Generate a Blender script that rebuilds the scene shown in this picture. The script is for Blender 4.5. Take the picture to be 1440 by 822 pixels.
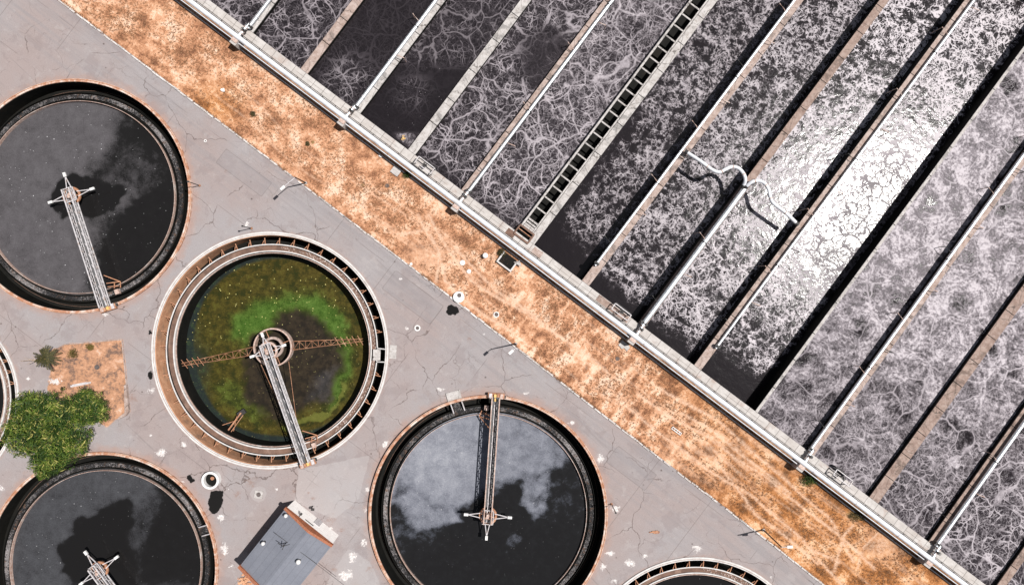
import bpy, math, random
import numpy as np
from mathutils import Vector, noise as mnoise

random.seed(7)
rng = np.random.default_rng(7)
S = bpy.context.scene
for o in list(bpy.data.objects):
    bpy.data.objects.remove(o)

# ------------------------------------------------------------------ camera, sky, sun, exposure
H = 103.0                                   # drone height in metres; 10 photo pixels = 1 m on the ground
cam_d = bpy.data.cameras.new('camera')
cam_d.sensor_fit = 'HORIZONTAL'
cam_d.angle = 2 * math.atan(72.0 / H)
cam_d.clip_start = 1.0
cam_d.clip_end = 6000
cam = bpy.data.objects.new('camera', cam_d)
cam.location = (0, 0, H)
S.collection.objects.link(cam)
S.camera = cam

SUN_EL = 63.0
SUN_AZ = math.radians(12.5)           # direction to the sun in the ground plane, from +x
w = bpy.data.worlds.new('World')
S.world = w
w.use_nodes = True
bg = w.node_tree.nodes['Background']
sky = w.node_tree.nodes.new('ShaderNodeTexSky')
sky.sky_type = 'NISHITA'
sky.sun_disc = False
sky.sun_elevation = math.radians(SUN_EL)
sky.sun_rotation = math.pi / 2 - SUN_AZ
hs = w.node_tree.nodes.new('ShaderNodeHueSaturation')
hs.inputs['Saturation'].default_value = 0.45
w.node_tree.links.new(sky.outputs[0], hs.inputs['Color'])
w.node_tree.links.new(hs.outputs[0], bg.inputs[0])
bg.inputs[1].default_value = 0.05
sl = bpy.data.lights.new('sun', 'SUN')
sl.energy = 5.0
sl.angle = math.radians(0.5)
sl.color = (1.0, 0.965, 0.92)
so = bpy.data.objects.new('sun', sl)
ce, se = math.cos(math.radians(SUN_EL)), math.sin(math.radians(SUN_EL))
sdir = Vector((ce * math.cos(SUN_AZ), ce * math.sin(SUN_AZ), se))
so.rotation_euler = sdir.to_track_quat('Z', 'Y').to_euler()
so.location = sdir * 200
S.collection.objects.link(so)
S.view_settings.view_transform = 'Standard'
S.view_settings.look = 'None'
S.view_settings.gamma = 1
S.view_settings.exposure = 0.55
S.view_settings.use_curve_mapping = False

# ------------------------------------------------------------------ photo pixel -> place
CX, CY = 720.0, 411.0
def P(x, y, z=0.0):
    k = (H - z) / H / 10.0
    return Vector(((x - CX) * k, (CY - y) * k, z))
CO, SI = 0.7992, 0.6011                     # direction of the long basin walkway in the picture
ROT = -math.atan2(SI, CO)
UC, WC = CX * CO + CY * SI, CX * SI - CY * CO
def U(u, z=0.0): return (u - UC) / 10.0 * (H - z) / H
def W(v, z=0.0): return (v - WC) / 10.0 * (H - z) / H
def uw2world(u, v): return Vector((u * CO + v * SI, -u * SI + v * CO, 0))

# ------------------------------------------------------------------ mesh builder
class MB:
    def __init__(s): s.v, s.f = [], []
    def add(s, vs, fs):
        b = len(s.v); s.v += [tuple(p) for p in vs]; s.f += [tuple(i + b for i in f) for f in fs]; return s
    def box(s, c, d, rz=0.0):
        x, y, z = d[0] / 2, d[1] / 2, d[2] / 2; ca, sa = math.cos(rz), math.sin(rz)
        vs = [(c[0] + ca * a * x - sa * b * y, c[1] + sa * a * x + ca * b * y, c[2] + e * z)
              for e in (-1, 1) for a, b in ((-1, -1), (1, -1), (1, 1), (-1, 1))]
        return s.add(vs, [(3, 2, 1, 0), (4, 5, 6, 7), (0, 1, 5, 4), (1, 2, 6, 5), (2, 3, 7, 6), (3, 0, 4, 7)])
    def bar(s, p, q, wd, ht=None):
        p, q = Vector(p), Vector(q); ht = ht or wd; d = (q - p).normalized()
        up = Vector((0, 0, 1)) if abs(d.z) < .95 else Vector((1, 0, 0))
        a = d.cross(up).normalized() * wd / 2; b = a.cross(d).normalized() * ht / 2
        vs = [r + a * i + b * j for r in (p, q) for i, j in ((-1, -1), (1, -1), (1, 1), (-1, 1))]
        return s.add(vs, [(0, 1, 2, 3), (7, 6, 5, 4), (0, 4, 5, 1), (1, 5, 6, 2), (2, 6, 7, 3), (3, 7, 4, 0)])
    def tube(s, pts, r, seg=10, caps=True):
        pts = [Vector(p) for p in pts]; n = len(pts); vs = []; rr = r if isinstance(r, (list, tuple)) else [r] * n
        for i, p in enumerate(pts):
            d = (pts[min(i + 1, n - 1)] - pts[max(i - 1, 0)]).normalized()
            up = Vector((0, 0, 1)) if abs(d.z) < .9 else Vector((1, 0, 0))
            a = d.cross(up).normalized(); b = a.cross(d).normalized()
            for k in range(seg):
                t = 2 * math.pi * k / seg
                vs.append(p + (a * math.cos(t) + b * math.sin(t)) * rr[i])
        fs = [(i * seg + k, i * seg + (k + 1) % seg, (i + 1) * seg + (k + 1) % seg, (i + 1) * seg + k)
              for i in range(n - 1) for k in range(seg)]
        if caps:
            fs.append(tuple(range(seg - 1, -1, -1))); fs.append(tuple((n - 1) * seg + k for k in range(seg)))
        return s.add(vs, fs)
    def lathe(s, prof, seg=128, closed=False, c=(0, 0), a0=0, a1=2 * math.pi):
        full = abs(a1 - a0 - 2 * math.pi) < 1e-6; m = seg if full else seg + 1; n = len(prof); vs = []
        for i in range(m):
            t = a0 + (a1 - a0) * i / seg
            vs += [(c[0] + r * math.cos(t), c[1] + r * math.sin(t), z) for r, z in prof]
        fs = []
        for i in range(seg):
            j = (i + 1) % m
            for k in range(n if closed else n - 1):
                l = (k + 1) % n
                fs.append((i * n + k, j * n + k, j * n + l, i * n + l))
        return s.add(vs, fs)
    def ring(s, r0, r1, z0, z1, seg=128, c=(0, 0), a0=0, a1=2 * math.pi):
        return s.lathe([(r0, z0), (r1, z0), (r1, z1), (r0, z1)], seg, True, c, a0, a1)
    def cyl(s, c, r, z0, z1, seg=24, r2=None):
        r2 = r if r2 is None else r2
        vs = [(c[0] + r * math.cos(2 * math.pi * k / seg), c[1] + r * math.sin(2 * math.pi * k / seg), z0) for k in range(seg)]
        vs += [(c[0] + r2 * math.cos(2 * math.pi * k / seg), c[1] + r2 * math.sin(2 * math.pi * k / seg), z1) for k in range(seg)]
        fs = [(k, (k + 1) % seg, seg + (k + 1) % seg, seg + k) for k in range(seg)]
        return s.add(vs, fs + [tuple(range(seg - 1, -1, -1)), tuple(range(seg, 2 * seg))])
    def prism(s, pts, z0, z1):
        n = len(pts); vs = [(x, y, z0) for x, y in pts] + [(x, y, z1) for x, y in pts]
        return s.add(vs, [(k, (k + 1) % n, n + (k + 1) % n, n + k) for k in range(n)] + [tuple(range(n - 1, -1, -1)), tuple(range(n, 2 * n))])
    def build(s, name, mat, parent=None, smooth=False, world=False):
        vs = s.v
        if world and parent is not None:
            l = parent.location; vs = [(a - l[0], b - l[1], c - l[2]) for a, b, c in vs]
        me = bpy.data.meshes.new(name); me.from_pydata(vs, [], s.f); me.update()
        import bmesh
        bm = bmesh.new(); bm.from_mesh(me); bmesh.ops.recalc_face_normals(bm, faces=bm.faces); bm.to_mesh(me); bm.free()
        if smooth:
            for p in me.polygons: p.use_smooth = True
            try: me.set_sharp_from_angle(angle=math.radians(40))
            except Exception: pass
        me.materials.append(mat)
        o = bpy.data.objects.new(name, me); S.collection.objects.link(o)
        if parent is not None: o.parent = parent
        return o

def thing(name, label, cat, loc=(0, 0, 0), rz=0.0, group=None):
    o = bpy.data.objects.new(name, None); S.collection.objects.link(o)
    o.empty_display_size = .5; o.location = loc; o.rotation_euler = (0, 0, rz)
    o['label'] = label; o['category'] = cat
    if group: o['group'] = group
    return o
def tag(o, label, cat, group=None):
    o['label'] = label; o['category'] = cat
    if group: o['group'] = group
    return o
def struct(o, kind='structure'): o['kind'] = kind; return o
def centre(o):
    """put a single-mesh thing's origin at its own base"""
    me = o.data; n = len(me.vertices); a = np.empty(n * 3, 'f'); me.vertices.foreach_get('co', a); a = a.reshape(-1, 3)
    c = Vector(((a[:, 0].min() + a[:, 0].max()) / 2, (a[:, 1].min() + a[:, 1].max()) / 2, a[:, 2].min()))
    a -= np.array(c, 'f'); me.vertices.foreach_set('co', a.ravel()); me.update(); o.location = Vector(o.location) + c
    return o

def grid(name, xs, ys, mat, attrs=None, keep=None, z=None, to=None):
    """flat sheet on a grid; attrs: name -> array over (ny,nx)"""
    X, Y = np.meshgrid(xs, ys); ny, nx = X.shape
    Z = np.zeros_like(X) if z is None else z
    if to: WX, WY = to(X, Y)
    else: WX, WY = X, Y
    co = np.stack([WX, WY, Z], -1).reshape(-1, 3)
    i = np.arange((ny - 1) * (nx - 1)); r, c = i // (nx - 1), i % (nx - 1)
    q = np.stack([r * nx + c, r * nx + c + 1, (r + 1) * nx + c + 1, (r + 1) * nx + c], 1)
    if keep is not None: q = q[keep.reshape(-1)]
    me = bpy.data.meshes.new(name)
    me.vertices.add(len(co)); me.vertices.foreach_set('co', co.astype('f').ravel())
    me.loops.add(q.size); me.loops.foreach_set('vertex_index', q.astype('i').ravel())
    me.polygons.add(len(q)); me.polygons.foreach_set('loop_start', np.arange(0, q.size, 4, dtype='i'))
    me.update(calc_edges=True)
    me.polygons.foreach_set('use_smooth', np.ones(len(q), dtype=bool))
    for k, v in (attrs or {}).items():
        a = me.attributes.new(k, 'FLOAT', 'POINT'); a.data.foreach_set('value', np.asarray(v, 'f').ravel())
    me.materials.append(mat)
    o = bpy.data.objects.new(name, me); S.collection.objects.link(o)
    return o

# ------------------------------------------------------------------ numpy fields
def sstep(x, a, b):
    t = np.clip((x - a) / (b - a), 0, 1); return t * t * (3 - 2 * t)
def poly_sd(X, Y, pts):
    """signed distance to a polygon, positive inside"""
    pts = np.asarray(pts, float); d = np.full(X.shape, 1e9); ins = np.zeros(X.shape, bool); n = len(pts)
    for i in range(n):
        ax, ay = pts[i]; bx, by = pts[(i + 1) % n]; ex, ey = bx - ax, by - ay
        t = np.clip(((X - ax) * ex + (Y - ay) * ey) / (ex * ex + ey * ey + 1e-9), 0, 1)
        d = np.minimum(d, np.hypot(X - ax - t * ex, Y - ay - t * ey))
        cnd = ((ay > Y) != (by > Y)) & (X < (bx - ax) * (Y - ay) / (by - ay + 1e-12) + ax)
        ins ^= cnd
    return np.where(ins, d, -d)
def line_d(X, Y, pts):
    d = np.full(X.shape, 1e9)
    for (ax, ay), (bx, by) in zip(pts[:-1], pts[1:]):
        ex, ey = bx - ax, by - ay
        t = np.clip(((X - ax) * ex + (Y - ay) * ey) / (ex * ex + ey * ey + 1e-9), 0, 1)
        d = np.minimum(d, np.hypot(X - ax - t * ex, Y - ay - t * ey))
    return d

# ------------------------------------------------------------------ node helper
class NB:
    def __init__(s, name, rough=0.8, spec=0.3, metal=0.0):
        s.m = bpy.data.materials.new(name); s.m.use_nodes = True; s.t = s.m.node_tree
        s.b = s.t.nodes['Principled BSDF']; s.b.inputs['Roughness'].default_value = rough
        s.b.inputs['Specular IOR Level'].default_value = spec; s.b.inputs['Metallic'].default_value = metal
        s._o = None
    def n(s, ty, **k):
        nd = s.t.nodes.new(ty)
        for a, b in k.items(): setattr(nd, a, b)
        return nd
    def put(s, inp, v):
        if hasattr(v, 'is_linked') or isinstance(v, bpy.types.NodeSocket): s.t.links.new(v, inp)
        elif isinstance(v, (tuple, list)) and len(v) == 3 and inp.type == 'RGBA': inp.default_value = (*v, 1)
        else: inp.default_value = v
    @property
    def obj(s):
        if s._o is None: s._o = s.n('ShaderNodeTexCoord').outputs['Object']
        return s._o
    def map(s, sc=(1, 1, 1), rz=0.0, loc=(0, 0, 0), vec=None):
        m = s.n('ShaderNodeMapping'); s.put(m.inputs['Vector'], vec or s.obj)
        m.inputs['Scale'].default_value = sc; m.inputs['Rotation'].default_value = (0, 0, rz); m.inputs['Location'].default_value = loc
        return m.outputs[0]
    def noise(s, scale, detail=3, rough=.5, vec=None, dist=0.0, col=False):
        m = s.n('ShaderNodeTexNoise'); s.put(m.inputs['Vector'], vec or s.obj)
        m.inputs['Scale'].default_value = scale; m.inputs['Detail'].default_value = detail
        m.inputs['Roughness'].default_value = rough; m.inputs['Distortion'].default_value = dist
        return m.outputs['Color' if col else 'Fac']
    def vor(s, scale, feat='DISTANCE_TO_EDGE', vec=None, out='Distance', rnd=1.0):
        m = s.n('ShaderNodeTexVoronoi', feature=feat); s.put(m.inputs['Vector'], vec or s.obj)
        m.inputs['Scale'].default_value = scale; m.inputs['Randomness'].default_value = rnd
        return m.outputs[out]
    def math(s, op, a, b=0.0, clamp=False):
        m = s.n('ShaderNodeMath', operation=op, use_clamp=clamp); s.put(m.inputs[0], a); s.put(m.inputs[1], b)
        return m.outputs[0]
    def mul(s, a, b): return s.math('MULTIPLY', a, b)
    def plus(s, a, b): return s.math('ADD', a, b)
    def ss(s, x, a, b, lo=0.0, hi=1.0):
        m = s.n('ShaderNodeMapRange', interpolation_type='SMOOTHSTEP')
        s.put(m.inputs['Value'], x); s.put(m.inputs['From Min'], a); s.put(m.inputs['From Max'], b)
        s.put(m.inputs['To Min'], lo); s.put(m.inputs['To Max'], hi); return m.outputs[0]
    def mix(s, f, a, b):
        m = s.n('ShaderNodeMix', data_type='RGBA'); s.put(m.inputs[0], f); s.put(m.inputs[6], a); s.put(m.inputs[7], b)
        return m.outputs[2]
    def ramp(s, f, stops):
        m = s.n('ShaderNodeValToRGB'); s.put(m.inputs[0], f); e = m.color_ramp.elements
        while len(e) < len(stops): e.new(.5)
        for el, (p, c) in zip(e, stops): el.position = p; el.color = (*c, 1)
        return m.outputs[0]
    def attr(s, name):
        return s.n('ShaderNodeAttribute', attribute_name=name).outputs['Fac']
    def warp(s, amt, scale, detail=2, vec=None):
        c = s.noise(scale, detail, .5, vec, col=True)
        a = s.n('ShaderNodeVectorMath', operation='SUBTRACT'); s.put(a.inputs[0], c); a.inputs[1].default_value = (.5, .5, .5)
        b = s.n('ShaderNodeVectorMath', operation='SCALE'); s.put(b.inputs[0], a.outputs[0]); b.inputs['Scale'].default_value = amt
        d = s.n('ShaderNodeVectorMath', operation='ADD'); s.put(d.inputs[0], vec or s.obj); s.put(d.inputs[1], b.outputs[0])
        return d.outputs[0]
    def bump(s, h, strength=.5, dist=.1):
        m = s.n('ShaderNodeBump'); s.put(m.inputs['Height'], h); s.put(m.inputs['Strength'], strength); m.inputs['Distance'].default_value = dist
        s.t.links.new(m.outputs[0], s.b.inputs['Normal'])
    def col(s, c): s.put(s.b.inputs['Base Color'], c); return s
    def rough(s, r): s.put(s.b.inputs['Roughness'], r); return s

def mottled(name, a, b, scale=1.5, rough=.8, spec=.2, grain=.25, third=None, bump=.3, detail=5, lo=.35, hi=.65):
    m = NB(name, rough, spec)
    n = m.ss(m.noise(scale, detail, .6), lo, hi)
    c = m.mix(n, a, b)
    if third: c = m.mix(m.ss(m.noise(scale * .37, 4, .65, vec=m.map(loc=(13, 5, 2))), .52, .7), c, third)
    g = m.noise(9.0, 3, .7)
    c = m.mix(m.mul(m.ss(g, .42, .75), grain), c, tuple(x * .45 for x in a))
    m.col(c); m.bump(m.noise(6, 4, .6), bump, .03)
    return m.m

M = {}
M['conc_white'] = mottled('concrete_pale', (.43, .41, .40), (.36, .345, .335), 1.2, grain=.35, third=(.25, .235, .225))
M['conc_tan'] = mottled('concrete_tan', (.34, .275, .25), (.25, .19, .165), .9, grain=.45, third=(.17, .11, .085))
M['conc_rust'] = mottled('concrete_rust_stained', (.235, .168, .14), (.165, .11, .09), 1.1, grain=.5, third=(.29, .235, .21))
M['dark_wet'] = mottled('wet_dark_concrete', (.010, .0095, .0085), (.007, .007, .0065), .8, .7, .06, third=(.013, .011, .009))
M['rim_rust'] = mottled('rusty_rim_concrete', (.46, .34, .28), (.32, .15, .09), 1.3, grain=.4, third=(.52, .46, .42), lo=.4, hi=.58)
M['rim_white'] = mottled('white_rim_concrete', (.50, .485, .475), (.42, .40, .39), 1.4, grain=.3, third=(.36, .33, .32))
M['orange'] = mottled('orange_stained_concrete', (.52, .29, .175), (.40, .20, .115), 1.0, grain=.4, third=(.26, .16, .11))
M['brown'] = mottled('brown_launder_bed', (.155, .092, .068), (.10, .062, .048), 1.2, grain=.5, third=(.21, .14, .11))
M['steel_white'] = mottled('pale_painted_steel', (.46, .44, .45), (.36, .34, .35), 3, .5, .4, .3, third=(.30, .24, .21))
M['steel_pink'] = mottled('worn_pinkish_steel', (.42, .32, .28), (.30, .19, .15), 3, .6, .4, .4, third=(.5, .45, .42))
M['rust'] = mottled('rusty_steel', (.36, .18, .10), (.22, .10, .06), 3, .75, .3, .5, third=(.42, .26, .18))
M['dark_steel'] = mottled('dark_steel', (.018, .017, .017), (.03, .027, .026), 3, .6, .4, .2)
M['yellow'] = mottled('yellow_paint', (.60, .40, .14), (.5, .3, .1), 4, .5, .4, .2)
M['white_paint'] = mottled('white_paint', (.62, .61, .60), (.52, .51, .5), 3, .45, .4, .15)
M['bright_white'] = mottled('white_wall_paint', (.80, .78, .76), (.74, .70, .68), 1.2, .6, .3, .12, bump=.1)
M['bark'] = mottled('bark', (.09, .06, .04), (.05, .035, .025), 5, .9, .2)
M['dry_wood'] = mottled('dry_wood', (.34, .27, .22), (.22, .16, .12), 5, .9, .2)
M['grating'] = mottled('steel_grating', (.05, .05, .053), (.09, .088, .09), 6, .6, .4, .3)
M['hatch'] = mottled('iron_cover', (.10, .08, .075), (.06, .05, .048), 5, .7, .4, .3)

def pipe_mat():
    m = NB('white_clad_pipe', .34, .5, .8)
    n = m.ss(m.noise(.8, 4, .6), .4, .7)
    c = m.mix(n, (.74, .76, .79), (.64, .66, .69))
    c = m.mix(m.mul(m.ss(m.noise(2.2, 4, .7), .6, .75), .5), c, (.28, .22, .19))
    m.col(c); m.rough(m.ss(m.noise(3, 3), .3, .7, .32, .46))
    return m.m
M['pipe'] = pipe_mat()
M['pipe_paint'] = mottled('white_painted_pipe', (.56, .57, .60), (.46, .47, .50), .9, .45, .4, .15, third=(.40, .38, .37), bump=.1)

def scum_mat():
    m = NB('mottled_scum', .7, .12)
    v = m.warp(.25, 2.5, 3)
    n = m.noise(3.2, 6, .75, v)
    n2 = m.noise(.16, 2, .5)
    f = m.ss(m.plus(n, m.mul(m.plus(n2, -.5), .8)), .46, .66)
    c = m.mix(f, (.012, .0115, .012), (.145, .132, .13))
    c = m.mix(m.mul(m.ss(m.noise(9, 4, .8, m.map(loc=(3, 9, 1))), .56, .68), m.ss(n2, .36, .58, .25, 1.0)), c, (.46, .45, .47))
    c = m.mix(m.mul(m.ss(m.noise(1.1, 4, .7, m.map(loc=(7, 1, 1))), .55, .68), .5), c, (.15, .085, .055))
    m.col(c); m.bump(n, .4, .05)
    return m.m
M['scum'] = scum_mat()

def worn(name, a, b, c3):
    m = NB(name, .85, .15)
    n = m.noise(.9, 6, .7); k = m.noise(2.6, 6, .8, m.map(loc=(4, 2, 0)))
    c = m.mix(m.ss(n, .38, .62), a, b)
    c = m.mix(m.mul(m.ss(k, .50, .62), .7), c, c3)
    c = m.mix(m.mul(m.ss(m.noise(.35, 5, .75, m.map(loc=(8, 8, 0))), .54, .62), .65), c, tuple(x * .35 for x in a))
    c = m.mix(m.mul(m.ss(m.noise(5, 4, .8), .58, .68), .6), c, tuple(min(.6, x * 1.5) for x in a))
    d = m.vor(.30, vec=m.warp(1.2, .8, 4)); c = m.mix(m.mul(m.ss(d, .012, .004), .7), c, (.05, .04, .035))
    m.col(c); m.bump(k, .5, .04)
    return m.m
M['conc_tan'] = worn('concrete_tan_worn', (.34, .275, .25), (.25, .19, .165), (.19, .125, .10))
M['conc_rust'] = worn('concrete_rust_worn', (.25, .185, .158), (.18, .125, .105), (.29, .235, .21))
M['conc_white'] = worn('concrete_pale_worn', (.385, .365, .355), (.31, .29, .28), (.22, .195, .18))
M['conc_kerb'] = worn('kerb_concrete', (.48, .46, .45), (.40, .37, .35), (.26, .20, .17))
def brick_mat():
    m = NB('red_brick', .85, .2)
    t = m.n('ShaderNodeTexBrick'); m.put(t.inputs['Vector'], m.obj)
    t.inputs['Color1'].default_value = (.30, .10, .045, 1); t.inputs['Color2'].default_value = (.22, .07, .032, 1)
    t.inputs['Mortar'].default_value = (.28, .2, .16, 1); t.inputs['Scale'].default_value = 3.0; t.inputs['Mortar Size'].default_value = .015
    m.col(m.mix(m.mul(m.ss(m.noise(3, 4, .6), .45, .7), .5), t.outputs['Color'], (.16, .055, .03)))
    return m.m
M['rust_dark'] = mottled('dark_rusty_steel', (.24, .115, .06), (.14, .065, .04), 3, .75, .2, .5, third=(.33, .19, .12))
M['brick'] = brick_mat()

def roof_mat():
    m = NB('grey_roof_membrane', .8, .3)
    n = m.noise(.6, 5, .6); g = m.noise(5, 4, .85)
    c = m.mix(m.ss(n, .3, .7), (.125, .132, .158), (.142, .149, .176))
    c = m.mix(m.mul(m.ss(g, .48, .62), .3), c, (.08, .084, .10))
    x = m.n('ShaderNodeSeparateXYZ'); m.put(x.inputs[0], m.obj)
    ln = m.math('ABSOLUTE', m.plus(m.math('FRACT', m.mul(x.outputs[0], 1.05)), -.5))
    c = m.mix(m.mul(m.ss(ln, .46, .49), .45), c, (.06, .06, .07))
    st = m.math('ABSOLUTE', x.outputs[1])
    e = m.mul(m.ss(m.plus(m.math('ABSOLUTE', x.outputs[1]), m.mul(n, .9)), 4.9, 5.7), .6)
    c = m.mix(e, c, (.11, .07, .055))
    m.col(c); m.bump(g, .2, .02)
    return m.m
M['roof'] = roof_mat()

def leaf_mat(name, a, b, c3):
    m = NB(name, .6, .25)
    r = m.attr('rnd')
    c = m.ramp(r, [(0, tuple(x * .55 for x in a)), (.35, a), (.75, b), (1, c3)])
    m.col(c)
    return m.m
M['leaf'] = leaf_mat('broad_leaves', (.022, .050, .006), (.098, .140, .016), (.32, .28, .09))
M['leaf_olive'] = leaf_mat('olive_leaves', (.035, .035, .012), (.075, .06, .02), (.15, .10, .04))
M['leaf_yellow'] = leaf_mat('yellow_green_leaves', (.08, .06, .014), (.14, .10, .025), (.2, .14, .05))
M['straw'] = leaf_mat('dry_straw', (.17, .08, .04), (.36, .19, .10), (.5, .32, .19))

# ------------------------------------------------------------------ tanks: positions (photo px) and radius in metres
TANKS = [dict(k='scum', c=(105, 276), R=16.45), dict(k='drain', c=(379.5, 492.5), R=16.65),
         dict(k='scum', c=(686.5, 722.5), R=16.75), dict(k='scum', c=(143.5, 798.5), R=16.35),
         dict(k='drain', c=(981, 944), R=16.1), dict(k='drain', c=(-112, 561), R=13.8)]
for t in TANKS:
    q = P(*t['c'], .2); t['p'] = (q.x, q.y)

# ------------------------------------------------------------------ pavement
KERB = [(-60, 49.5), (276, 49.0), (450, 48.6), (665, 47.5), (907, 45.7), (990, 44.4), (1303, 42.0), (1417, 39.8), (1700, 35.0)]
def kerb_w(u): return np.interp(u, [a for a, b in KERB], [b for a, b in KERB])

def pavement():
    m = NB('worn_pavement', .9, .08)
    g = m.noise(7, 4, .75); big = m.noise(.055, 4, .6); mid = m.noise(.45, 5, .65)
    c = m.mix(m.ss(big, .38, .62), (.236, .196, .190), (.236, .218, .222))
    c = m.mix(m.mul(m.ss(mid, .5, .72), .5), c, (.215, .178, .17))
    c = m.mix(m.mul(m.ss(m.noise(.9, 4, .6, m.map(loc=(4, 4, 0))), .55, .75), .3), c, (.33, .31, .305))
    # lengthwise wear of the traffic along the road
    st = m.noise(1.0, 5, .65, m.map((.05, 1.3, 1), vec=m.map(rz=-ROT)))
    c = m.mix(m.mul(m.mul(m.ss(st, .44, .66), .75), m.attr('road')), c, (.19, .175, .18))
    c = m.mix(m.mul(m.ss(g, .46, .72), .42), c, (.14, .115, .11))
    c = m.mix(m.mul(m.ss(m.noise(3.3, 3, .8, m.map(loc=(9, 2, 0))), .58, .75), .25), c, (.36, .33, .32))
    # rust bleeding from the tank rims
    rr = m.plus(m.attr('ring'), m.mul(m.plus(m.noise(.7, 4, .65), -.5), 1.4))
    c = m.mix(m.mul(m.ss(rr, .45, 1.25), .50), c, (.27, .165, .13))
    # cracks
    wv = m.warp(2.2, .40, 5)
    for sc, wd, lo, hi, k in ((.11, .0060, .44, .53, .72), (.27, .008, .52, .60, .5), (.75, .014, .60, .67, .4)):
        d = m.vor(sc, vec=wv)
        pres = m.ss(m.noise(.09 + sc * .3, 3, .6, m.map(loc=(sc * 90, 7, 0))), lo, hi)
        c = m.mix(m.mul(m.mul(m.ss(d, wd, wd * .25), pres), k), c, (.075, .055, .05))
    # old water marks, tyre rubber and oily patches
    wm = m.noise(.22, 6, .68, m.map(loc=(31, 12, 0), vec=m.warp(1.5, .3, 3)))
    c = m.mix(m.mul(m.ss(wm, .54, .60), .32), c, (.165, .135, .135))
    c = m.mix(m.mul(m.ss(wm, .40, .34), .30), c, (.30, .275, .27))
    ty = m.noise(1.0, 4, .6, m.map((.06, 1.6, 1), loc=(5, 5, 0), vec=m.map(rz=.75)))
    c = m.mix(m.mul(m.mul(m.ss(ty, .58, .70), m.ss(m.noise(.12, 2), .45, .6)), .4), c, (.13, .115, .115))
    sptz = m.mul(m.ss(m.vor(.55, 'F1'), .10, .04), m.ss(m.noise(.3, 2, .5, m.map(loc=(8, 3, 0))), .5, .6))
    c = m.mix(m.mul(sptz, .7), c, (.06, .045, .04))
    # slab joints
    sp = m.n('ShaderNodeSeparateXYZ'); m.put(sp.inputs[0], m.map(rz=-ROT))
    for o_, per, sh in ((sp.outputs[0], 9.3, .2), (sp.outputs[1], 7.7, .45)):
        f = m.math('ABSOLUTE', m.plus(m.math('FRACT', m.plus(m.mul(o_, 1 / per), sh)), -.5))
        pres = m.ss(m.noise(.11, 2, .5, m.map(loc=(sh * 50, 20, 0))), .50, .56)
        c = m.mix(m.mul(m.mul(m.ss(f, .008, .002), pres), .45), c, (.10, .08, .075))
    # older, lighter patches
    pt = m.ss(m.plus(m.attr('patch'), m.mul(m.plus(mid, -.5), .8)), -.06, .06)
    rp_ = m.ss(m.attr('repair'), -.015, .015)
    c = m.mix(m.mul(rp_, .38), c, m.mix(m.ss(mid, .4, .6), (.165, .148, .152), (.20, .182, .186)))
    c = m.mix(m.mul(m.ss(m.math('ABSOLUTE', m.attr('repair')), .07, .02), .35), c, (.09, .075, .07))
    c = m.mix(m.mul(pt, .28), c, (.34, .325, .325))
    # dirt square, splashes of white, black bitumen
    dn = m.noise(.62, 7, .78, m.warp(.8, .9, 3, m.map(loc=(3, 1, 0))))
    dirt = m.ramp(m.plus(m.mul(dn, .85), m.mul(m.noise(4.3, 3, .7, m.map(loc=(1, 7, 2))), .15)), [(.36, (.075, .048, .038)), (.44, (.17, .105, .078)), (.50, (.31, .165, .098)), (.57, (.39, .215, .135)), (.66, (.44, .34, .27))])
    c = m.mix(m.ss(m.plus(m.attr('dirt'), m.mul(m.plus(dn, -.5), 1.2)), -.15, .15), c, dirt)
    wn = m.plus(m.mul(m.plus(m.noise(1.7, 8, .82), -.5), 4.2), m.plus(m.attr('white'), -.36))
    c = m.mix(m.mul(m.ss(wn, -.05, .22), .9), c, m.mix(m.ss(m.noise(4, 3, .7), .4, .6), (.56, .54, .53), (.40, .37, .36)))
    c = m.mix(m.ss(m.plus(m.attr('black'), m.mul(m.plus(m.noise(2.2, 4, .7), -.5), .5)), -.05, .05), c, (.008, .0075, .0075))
    rn = m.plus(m.mul(m.plus(m.noise(1.6, 7, .8), -.5), 3.6), m.plus(m.attr('stain'), -.3))
    c = m.mix(m.mul(m.ss(rn, -.1, .9), .5), c, (.17, .085, .055))
    m.col(c); m.bump(m.plus(g, m.mul(mid, .5)), .25, .02)

    fu = np.arange(-45, 700, 2.5); fine_u = np.concatenate([np.arange(-120, -20, .0 + 2.0)[:0]])
    us = np.concatenate([np.arange(-1300, -830, 30), np.arange(-830, 700, 2.5), np.arange(700, 1400, 30)]) / 10.0
    ws = np.concatenate([np.arange(-1100, -860, 30), np.arange(-860, -50, 2.5)]) / 10.0
    UU, WW = np.meshgrid(us, ws)
    X = UU * CO + WW * SI; Y = -UU * SI + WW * CO            # world
    px, py = X * 10 + CX, CY - Y * 10                         # photo px at ground
    ring = np.zeros_like(X); hole = np.zeros_like(X, bool)
    uc = (us[1:] + us[:-1]) / 2; wc = (ws[1:] + ws[:-1]) / 2
    UC2, WC2 = np.meshgrid(uc, wc); XC = UC2 * CO + WC2 * SI; YC = -UC2 * SI + WC2 * CO
    keep = np.ones(XC.shape, bool)
    for t in TANKS:
        d = np.hypot(X - t['p'][0], Y - t['p'][1]) - t['R']
        ring = np.maximum(ring, np.clip(1.15 - np.maximum(d, 0) / (1.9 if t['k'] == 'scum' else .9), 0, 2) * (1.0 if t['k'] == 'scum' else .75))
        keep &= np.hypot(XC - t['p'][0], YC - t['p'][1]) > t['R'] - .22
    kw = (kerb_w(UU * 10 + UC) - WC) / 10
    keep &= (WC2 < (kerb_w(UC2 * 10 + UC) - WC) / 10 + .25)
    road = np.clip(1 - (kw - WW) / 9.5, 0, 1) ** .5
    white = np.full(X.shape, -3.0)
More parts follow.
